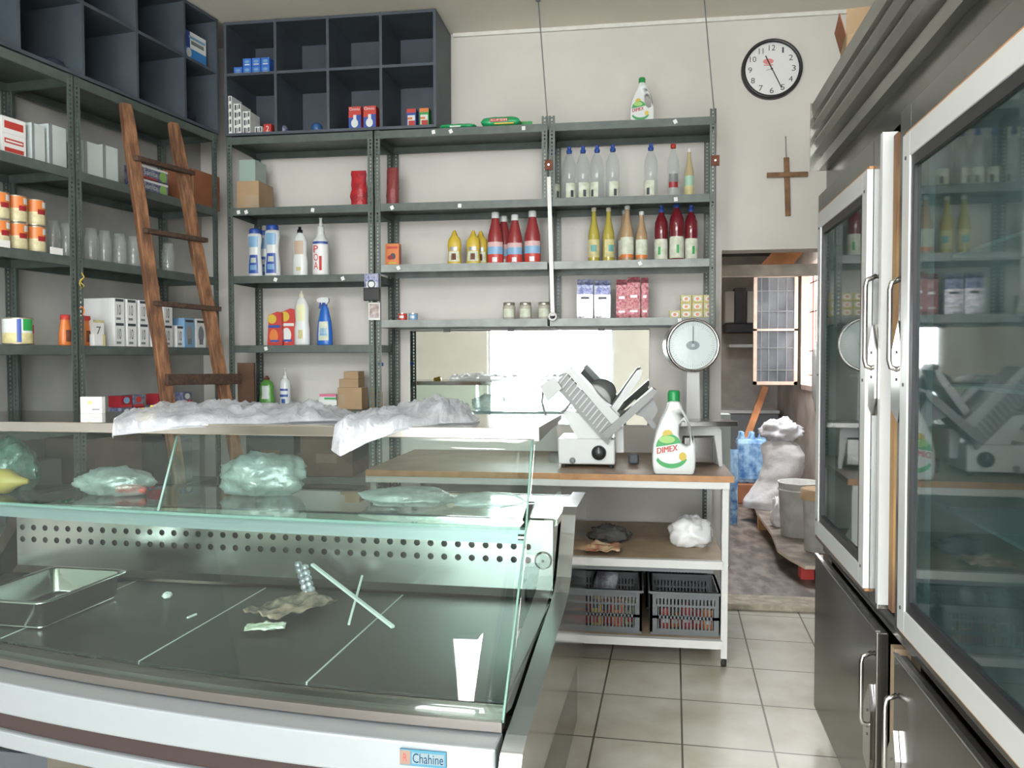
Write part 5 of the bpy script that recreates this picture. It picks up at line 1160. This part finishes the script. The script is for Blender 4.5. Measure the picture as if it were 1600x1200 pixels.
# crossed white rods, chain, scraps
pa, pb, pc_, pd = atZ(488, 882, .665), atZ(614, 978, .665), atZ(566, 905, .672), atZ(545, 974, .672)
pa = atY(488, 882, 2.80); b = MB(); b.beam((pa.x, 2.80, pa.z), (pb.x, pb.y, .662), .012, .008, M_paper); tag(b.build('white_rod'), 'longer thin white rod lying crossed on the display deck', 'rod', 'crossed white rods')
pc_ = atY(566, 905, 2.79); b = MB(); b.beam((pc_.x, 2.79, pc_.z+.012), (pd.x, pd.y, .669), .007, .005, M_paper); tag(b.build('white_rod'), 'shorter thin white rod lying on top of the longer one', 'rod', 'crossed white rods')
b = MB(); p0 = atY(466, 888, 2.80); p1 = atY(482, 945, 2.72)
for k in range(14):
    pk = p0.lerp(p1, k/13) 
    b.lathe([(0, 0), (.011, .004), (.014, .013), (.011, .022), (0, .026)], M_silver, (pk.x+.022*(k % 2), pk.y, max(.657, pk.z)), 10)
tag(b.build('bead_chain'), 'shiny beads hanging down the perforated panel onto the display deck', 'bead chain')
p0 = atZ(455, 955, .66); b = MB(); b.grid(lambda u, v: ((u-.5)*.16, (v-.5)*.26, .012+.022*noise.noise(Vector((u*5, v*6, 7)))), 20, 24, mat('scrap_paper', (.40, .28, .22), .4, col2=(.10, .08, .07), vscale=22))
tag(b.build('foil_wrapper', loc=(p0.x, p0.y, .672), rz=-.5, shell=.002), 'crumpled brown foil wrapper on the middle of the display deck', 'wrapper')
p0 = atZ(415, 985, .66); b = MB(); b.grid(lambda u, v: ((u-.5)*.12, (v-.5)*.06, .008+.012*noise.noise(Vector((u*5, v*6, 2)))), 12, 8, M_labw)
tag(b.build('paper_scrap', loc=(p0.x, p0.y, .666), rz=.3, shell=.002), 'pale torn paper scrap left of the foil wrapper', 'scrap')
p0 = atZ(261, 932, .66); blob('tissue', 'small white crumpled tissue on the dark display deck', 'tissue', (p0.x, p0.y, .6555), .016, .02, .012, M_paper, 3, .3)
p0 = atZ(300, 962, .66); tag(MB().beam((-.004, -.02, .003), (.004, .02, .003), .006, .005, M_paper).build('white_clip', loc=(p0.x, p0.y, .6565)), 'tiny white stick right of the crumpled tissue', 'stick')
# bags on the glass shelf
def shelfbag(name, label, px, py, sx, sy_, sz, mt, seed, Y=2.62):
    q = atY(px, py, Y); return blob(name, label, 'bag', (q.x, Y, 1.0235), sx, sy_, sz, mt, seed, .22, 2.0)
shelfbag('clear_bag', 'clear bag holding a red item on the glass shelf', 180, 757, .14, .08, .055, M_bagc, 11, 2.68)
q = atY(185, 760, 2.62); b = MB(); b.lathe([(0, -.055), (.014, -.05), (.018, -.02), (.018, .03), (.012, .055), (0, .06)], M_red, (0, 0, .018), 12, axis='x')
tag(b.build('red_roll', loc=(q.x+.02, 2.66, 1.0245)), 'red wrapped roll inside the clear bag on glass shelf', 'roll')
shelfbag('plastic_bag', 'large pale plastic bag on the glass shelf behind the divider', 410, 748, .16, .085, .085, M_bagc, 21, 2.74)
shelfbag('plastic_bag', 'low flat pale bag on the glass shelf right of centre', 640, 780, .16, .10, .030, M_bagc, 31)
shelfbag('plastic_bag', 'low flat pale bag at the right part of glass shelf', 765, 785, .12, .09, .024, M_bagc, 41)
q = atY(5, 745, 2.6)
b = MB(); b.lathe([(0, 0), (.03, .01), (.045, .05), (.045, .16), (.02, .2), (.008, .24), (0, .24)], mat('mustard_roll', (.42, .30, .08), .5), (0, 0, 0), 14, axis='x')
tag(b.build('bread_roll', loc=(q.x-.16, 2.62, 1.07)), 'mustard yellow long roll at the left end of glass shelf', 'food')
shelfbag('plastic_bag', 'crinkled clear bag with dark green tint at far left of glass shelf', 15, 730, .10, .10, .11, film('green_bag', (.18, .35, .28), .4), 51, 2.70)

# things on the counter top slab
q = atZ(58, 655, 1.292)
carton('white_card', 'white card with gold crest standing at left on counter top', 'card', (q.x, 2.86, 1.2925), .088, .02, .062, M_paper, [('o', .45, .65, .14, .12, M_laby), ('r', .55, .9, .2, .3, M_aluw)])
q = atZ(182, 655, 1.292)
b = MB(); b.prism([(-.032, 0), (.032, 0), (.036, .012), (.022, .03), (-.03, .026), (-.036, .012)], -.02, .02, M_yell); b.box(.0, .036, .0, .016, .027, .036, M_yell)
tag(b.build('yellow_stapler', loc=(q.x, 2.80, 1.2925), bevel=.005), 'yellow plastic gadget on the counter top left of the bags', 'gadget')

def bag(name, label, st, ztop, mt, seed):
    """draped bag: stations (x, yback, yfront, crown, hang) over the slab; front part falls over the slab edge"""
    b = MB(); n = len(st)-1
    edge = 2.398
    def lerp(u):
        k = u*n; i = min(n-1, int(k)); f = k-i; f = f*f*(3-2*f); return [st[i][j]*(1-f)+st[i+1][j]*f for j in range(5)]
    def surf(u, v, top):
        x, yb, yf, cr, hg = lerp(u)
        L = (yb-max(yf, edge)) ; tot = L+hg; s = v*tot
        nn = noise.noise(Vector((x*9+seed, s*12, 0)))*.5+noise.noise(Vector((x*26+seed, s*30, 5)))*.3+abs(noise.noise(Vector((x*14, s*9+seed, 9))))*.5
        nn += abs(noise.noise(Vector((x*38+s*20, s*46+seed, 2))))*.55; env = (sin(pi*min(1, max(0, v)))**.5)*(min(1, u*8)*min(1, (1-u)*8))**.5
        th = (cr*env*(.6+.95*nn)+.003) if top else 0
        ye = max(yf, edge)
        slope = (x+.25)*-.035
        if s <= L: y = yb-s+slope; z = ztop+.002+th
        else:
            d = s-L; y = ye-d*.5-th*.9+slope-.006; z = ztop-d*.86+th*.4
            if top and d < .02: z = ztop+th*(1-d/.04)-d*.5
        return (x+nn*.006, y, z)
    N1, N2 = 90, 26
    vs = [surf(i/N1, j/N2, True) for i in range(N1+1) for j in range(N2+1)]
    fs = [(i*(N2+1)+j, (i+1)*(N2+1)+j, (i+1)*(N2+1)+j+1, i*(N2+1)+j+1) for i in range(N1) for j in range(N2)]
    b.add(vs, fs, mt, True)
    vs = [surf(i/N1, j/N2, False) for i in range(N1+1) for j in range(N2+1)]; b.add(vs, [f[::-1] for f in fs], mt, True)
    return tag(b.build(name), label, 'bag')
def XS(px, Y=2.5): return atY(px, 660, Y).x
bag('plastic_bag', 'long crumpled translucent plastic bag lying on the counter top', [(XS(183, 2.44), 2.62, 2.4, .015, .055), (XS(200), 2.78, 2.4, .05, .045), (XS(250), 2.85, 2.4, .055, .03), (XS(310), 2.88, 2.4, .055, .012), (XS(380), 2.88, 2.46, .05, .012), (XS(450), 2.88, 2.48, .05, .0), (XS(490), 2.80, 2.52, .03, .0), (XS(522), 2.74, 2.56, .012, .0)], 1.292, M_bag, 3)
bag('plastic_bag', 'crumpled white plastic bag hanging over the counter edge, right one', [(XS(530, 2.45), 2.60, 2.4, .02, .08), (XS(545, 2.45), 2.70, 2.4, .035, .10), (XS(590), 2.78, 2.4, .045, .055), (XS(640), 2.84, 2.4, .06, .012), (XS(685), 2.86, 2.48, .08, .0), (XS(705), 2.80, 2.50, .05, .0), (XS(735), 2.66, 2.53, .015, .0)], 1.292, M_bag, 17)

# ------------------------------------------------------------------ upright refrigerator on the right
FH = 1.7; FO = (.748, 3.46)
M_fsteel = mat('door_steel', (.25, .25, .235), .24, .9, var=.15, vscale=3)
M_fdark = mat('cabinet_steel', (.20, .195, .18), .2, .9, var=.2, vscale=3)
M_corn = mat('cornice_steel', (.33, .335, .31), .33, .9, var=.15, vscale=4)
M_alf = mat('frame_aluminium', (.62, .64, .65), .35, .25)
t = thing('upright_refrigerator', 'tall steel upright refrigerator with two framed glass doors', 'refrigerator', (FO[0], FO[1], 0), radians(-FH))
YN = -2.75                      # near end (beyond the frame edge)
FD = .74
# carcass: open fronted boxes (x: depth into the wall, y: along)
b = MB()
b.box(.03, FD, -.02, 0, .06, 2.5, M_fdark); b.box(.03, FD, YN, YN+.02, .06, 2.5, M_fdark); b.box(FD-.02, FD, YN+.02, -.02, .06, 2.5, M_grey)
b.box(.03, FD-.02, YN+.02, -.02, 2.14, 2.5, M_fdark); b.box(.03, FD-.02, YN+.02, -.02, .06, .10, M_fdark); b.box(.03, FD-.02, YN+.02, -.02, .72, .80, M_fdark)
b.box(.03, FD-.02, -1.17, -.98, .10, 2.14, M_fdark); b.box(.03, FD-.02, -2.30, -2.22, .10, 2.14, M_fdark)
b.build('carcass', t)
b = MB(); b.box(.06, FD, YN+.03, -.05, 0, .06, M_black); b.build('plinth', t)
M_inner = mat('fridge_liner', (.16, .22, .22), .5, var=.2)
b = MB(); b.box(FD-.04, FD-.022, -2.22, -.02, .80, 2.14, M_inner); b.box(.06, FD-.04, -1.0, -.985, .8, 2.14, M_inner); b.build('liner', t)
for z in (1.1, 1.42, 1.75):
    for (ya, yb_) in ((-2.2, -1.18), (-.97, -.03)):
        b = MB(); b.box(.09, FD-.05, ya, yb_, z, z+.008, M_alf); b.build('wire_shelf', t)
# cornice of horizontal ridges
b = MB(); cp = [(.03, 2.235), (-.03, 2.235), (-.03, 2.275), (-.012, 2.283), (-.012, 2.300), (-.045, 2.31), (-.055, 2.335), (-.045, 2.358), (-.018, 2.365), (-.050, 2.378), (-.060, 2.40), (-.050, 2.425), (-.022, 2.432), (-.055, 2.445), (-.060, 2.49), (.03, 2.50)]
b.prism([(x, z) for x, z in cp], YN, 0, M_corn, 'xz'); b.build('cornice', t)
MB().box(-.062, .03, .0005, .008, 2.235, 2.5, M_fdark).build('cornice_end', t)
b = MB(); b.box(.0, .03, YN, 0, 2.135, 2.234, M_fdark); b.box(.0, .03, YN, 0, .722, .772, M_fdark); b.build('fascia', t)
# doors
def fdoor(y0, y1, glassdoor=True, z0=.778, z1=2.13, hy=None):
    T = .035
    d = MB(); fz0, fz1 = z0+.035, z1-.085; fy0, fy1 = y0+.09, y1-.09
    if glassdoor:
        d.box(-T, -.001, y0, fy0, z0, z1, M_fsteel); d.box(-T, -.001, fy1, y1, z0, z1, M_fsteel)
        d.box(-T, -.001, fy0, fy1, z0, fz0, M_fsteel); d.box(-T, -.001, fy0, fy1, fz1, z1, M_fsteel)
        do = d.build('door', t, bevel=.003)
        f = MB(); w_ = .06; X0, X1 = -T-.018, -T
        f.box(X0, X1, fy0, fy0+w_, fz0, fz1, M_alf); f.box(X0, X1, fy1-w_, fy1, fz0, fz1, M_alf); f.box(X0, X1, fy0+w_, fy1-w_, fz0, fz0+w_, M_alf); f.box(X0, X1, fy0+w_, fy1-w_, fz1-w_, fz1, M_alf)
        for y in (fy0+w_/2, fy1-w_/2):
            for z in (fz0+.06, (fz0+fz1)/2, fz1-.06): f.cyl((X0-.002, y, z), .005, .002, M_dgrey, 8, 'x')
        f.build('glass_frame', do, bevel=.003)
        g = MB(); k = w_+.028
        g.box(X0+.004, X1, fy0+w_, fy0+k, fz0+w_, fz1-w_, M_black); g.box(X0+.004, X1, fy1-k, fy1-w_, fz0+w_, fz1-w_, M_black); g.box(X0+.004, X1, fy0+k, fy1-k, fz0+w_, fz0+k, M_black); g.box(X0+.004, X1, fy0+k, fy1-k, fz1-k, fz1-w_, M_black)
        g.build('gasket', do)
        MB().box(X0+.006, X1, fy0, fy1, fz1, fz1+.008, M_orange_edge).build('sealant', do); MB().box(X0+.006, X1, fy0, fy1, fz0-.008, fz0, M_orange_edge).build('sealant', do)
        MB().box(-T-.006, -T, fy0+k, fy1-k, fz0+k, fz1-k, M_glassf).build('pane', do)
        inn = MB(); inn.box(-.002, .012, fy0, fy0+.04, fz0, fz1, M_alf); inn.box(-.002, .012, fy1-.04, fy1, fz0, fz1, M_alf); inn.build('inner_frame', do)
    else:
        d.box(-T, -.001, y0, y1, z0, z1, M_fdark); do = d.build('door', t, bevel=.004)
        MB().box(-T-.002, -T+.01, y0, y1, z1, z1+.006, M_alu).build('edge_trim', do)
    return do
d1 = fdoor(-.985, -.03); d2 = fdoor(-2.225, -1.165); 
l1 = fdoor(-.985, -.03, False, .10, .712); l2 = fdoor(-2.225, -1.165, False, .10, .712)
fdoor(-2.74, -2.235, False, .10, 2.13)
# timber packing strip and white edge profiles in the gap between the doors
MB().box(-.020, .03, -1.085, -1.045, .80, 2.10, mat('door_gap_timber', (.42, .26, .10), .6, col2=(.16, .08, .04), vscale=5, stretch=(1, 1, .6))).build('timber_strip', t)
MB().box(-.012, .03, -1.085, -1.045, .12, .70, M_mdf).build('timber_strip', t)
b = MB(); b.box(-.04, -.0, -1.012, -.988, .80, 2.12, M_alf); b.build('edge_profile', t)
# handles
def handle(door, y, z0, z1):
    b = MB(); b.tube([(-.036, y, z1), (-.062, y, z1-.012), (-.066, y, z1-.03), (-.066, y, z0+.03), (-.062, y, z0+.012), (-.036, y, z0)], .007, M_steel, 8); b.build('handle', door)
    b = MB(); b.prism([(y-.015, z0-.13), (y+.05, z0-.10), (y+.05, z0+.05), (y-.01, z0+.13), (y-.035, z0+.06), (y-.035, z0-.08)], -.048, -.0362, M_steel, 'yz')
    for zz in (z0-.02, z0+.05): b.cyl((-.050, y, zz), .004, .003, M_dgrey, 8, 'x')
    b.build('latch_plate', door)
handle(d1, -.945, 1.46, 1.73); handle(d2, -1.205, 1.46, 1.70)
handle(l1, -.945, .42, .64); handle(l2, -1.205, .40, .62)
# on top of the refrigerator
t = thing('cardboard_carton', 'open brown cardboard carton on top of the refrigerator', 'box', (.86, 3.30, 2.501), radians(-8))
b = MB(); b.box(-.09, -.086, -.1, .1, 0, .17, M_card); b.box(.086, .09, -.1, .1, 0, .17, M_card); b.box(-.09, .09, -.1, -.096, 0, .17, M_card); b.box(-.09, .09, .096, .1, 0, .17, M_card); b.build('carton_body', t)
b = MB(); b.beam((-.088, -.1, .17), (-.088, .1, .17), .002, .002, M_card); b.add([(-.088, -.1, .17), (-.088, .1, .17), (-.11, .1, .25), (-.11, -.1, .25)], [(0, 1, 2, 3)], M_cardr); b.build('flap', t, shell=.003)
b = MB(); b.add([(-.09, -.098, .17), (.09, -.098, .17), (.09, -.13, .25), (-.09, -.13, .25)], [(0, 1, 2, 3)], M_card); b.build('flap', t, shell=.003)
blob('white_roll', 'white plastic bundle behind the cardboard carton on the refrigerator', 'bundle', (.93, 3.02, 2.501), .12, .12, .19, M_paper, 6, .15)

# ------------------------------------------------------------------ goods in the back room
def ring_pts(px, py, Y): q = atY(px, py, Y); return q
zf = .012
# low board on red brackets
#pA = atZ(1180, 790, .14); pB = atZ(1255, 890, .14)
t = thing('low_platform', 'low grey board platform with wavy edge on the back room floor', 'platform', (0, 0, zf))
edge_ = [atZ(x, y, .14) for x, y in ((1174, 776), (1182, 800), (1205, 832), (1215, 858), (1232, 870), (1258, 884))]
poly = [(q.x, q.y) for q in edge_]+[(BX-.02, edge_[-1].y), (BX-.02, 8.5), (edge_[0].x, 8.5)]
MB().prism(poly, .105, .128, mat('grey_board', (.24, .20, .165), .8, col2=(.12, .10, .085), vscale=9), 'xy', mat('board_edge', (.55, .48, .38), .8)).build('board', t)
for (q, mt) in ((atZ(1194, 820, .07), M_orange_edge), (atZ(1263, 905, .03), M_red)):
    yy = q.y+.06; MB().box(q.x-.035, q.x+.05, yy, yy+.10, 0, .104, mt).build('support_block', t)
# sack with bag on top
Yk = 7.75; q = atY(1210, 740, Yk)
k_ = Yk/1300
def sackmesh():
    b = MB()
    secs = [(0, -.02, .24, .17), (.05, -.02, .235, .18), (.12, .0, .20, .17), (.22, .04, .17, .15), (.32, .07, .17, .15), (.42, .07, .18, .15), (.50, .05, .16, .13), (.55, .04, .08, .07), (.56, .04, .0, .0)]
    def fn(u, v):
        kk = v*(len(secs)-1); i = min(len(secs)-2, int(kk)); f = kk-i; z, ox, rx, ry = [secs[i][j]*(1-f)+secs[i+1][j]*f for j in range(4)]
        a = 2*pi*u; n_ = noise.noise(Vector((cos(a)*2, sin(a)*2, z*9)))*.018+noise.noise(Vector((cos(a)*5, sin(a)*5, z*22)))*.01
        return (ox+cos(a)*(rx+n_), sin(a)*(ry+n_), z)
    b.grid(fn, 36, 40, M_sack); b.add([fn(u/36, 0) for u in range(36)], [tuple(range(35, -1, -1))], M_sack); return b
so = sackmesh().build('woven_sack', loc=(q.x+.0, Yk, zf+.129)); so.scale = (1.05, 1, 1.12); tag(so, 'big white woven sack slumping on the low board platform', 'sack')
blob('plastic_bag', 'white translucent plastic bag on top of the woven sack', 'bag', (atY(1220, 700, Yk).x, Yk-.02, zf+.129+.60), .18, .13, .12, mat('pale_bag', (.62, .62, .66), .35, bump=.6, bscale=14, var=.2), 8, .3)
# buckets
def bucket(label, X, Y, r, h, lid=None, dirty=False):
    t = thing('plastic_bucket', label, 'bucket', (X, Y, zf+.129))
    mt = mat('bucket_white', (.66, .66, .62), .5, var=.25, vscale=9); b = MB()
    b.lathe([(0, .004), (r*.86, .004), (r*.86, 0), (r*.88, 0), (r, h), (r+.008, h), (r+.008, h+.008), (r-.006, h+.008), (r*.86, .012)], mt, seg=32); b.build('bucket_body', t)
    MB().lathe([(r*.985, h*.86), (r+.006, h*.86), (r+.006, h*.89), (r*.985, h*.89)], mt, seg=32).build('rim_band', t)
    if lid: MB().lathe([(r+.012, h-.06), (r+.012, h+.012), (r*.9, h+.014), (0, h+.010)], M_card, seg=32).build('lid', t)
    return t
q = atY(1245, 800, 6.55); bucket('open white plastic bucket beside the sack', q.x+.02, 6.55, .155, .40)
q = atY(1275, 800, 6.05); bucket('white plastic tub with brown lid, cut by the refrigerator edge', q.x+.03, 6.05, .12, .42, True)
blob('crumpled_cloth', 'crumpled white cloth between the sack and the open bucket', 'cloth', (atY(1219, 800, 6.85).x-.01, 6.85, zf+.129), .06, .07, .14, M_sack, 13, .4)
# blue water pack and blue bag
q = atY(1174, 720, 8.75)
t = thing('water_pack', 'shrink wrapped pack of blue water bottles behind the sack', 'water pack', (q.x, 8.75, .215)); t.scale = (1.15, 1.15, 1.5)
b = MB()
for i in range(3):
    for j in range(2): b.lathe([(0, 0), (.042, 0), (.045, .02), (.045, .26), (.02, .33), (.02, .345), (0, .345)], M_bluew, ((i-1)*.088, (j-.5)*.088, 0), 14)
b.build('bottles', t); MB().box(-.135, .135, -.092, .092, .002, .30, M_bluew).build('film', t, bevel=.03)
tag(MB().box(-.16, .16, -.14, .14, 0, .2, M_cardr).build('brown_crate', loc=(q.x, 8.75, zf), bevel=.01), 'brown carton under the blue water bottle pack', 'box')
q = atY(1142, 740, 5.5)
pouch('blue_bag', 'blue plastic bag on the floor behind the table corner', 'bag', atY(1141, 740, 7.6).x, 7.6, zf+.0, .12, .66, .14, M_bluew, .02, 4)
# white bin beyond the scale
carton('white_bin', 'pale bin standing in the back room behind the scale', 'bin', (atY(1128, 660, 6.0).x-.02, 6.0, zf), .16, .16, 1.08, M_pbox)
# hanging coat on right wall near fridge
blob('grey_cloth', 'grey cloth hanging on the back room wall right of the window', 'cloth', (BX-.07, 7.9, 1.3), .05, .12, .34, mat('grey_cloth', (.25, .25, .24), .9, bump=.4), 5, .2, flat=False)
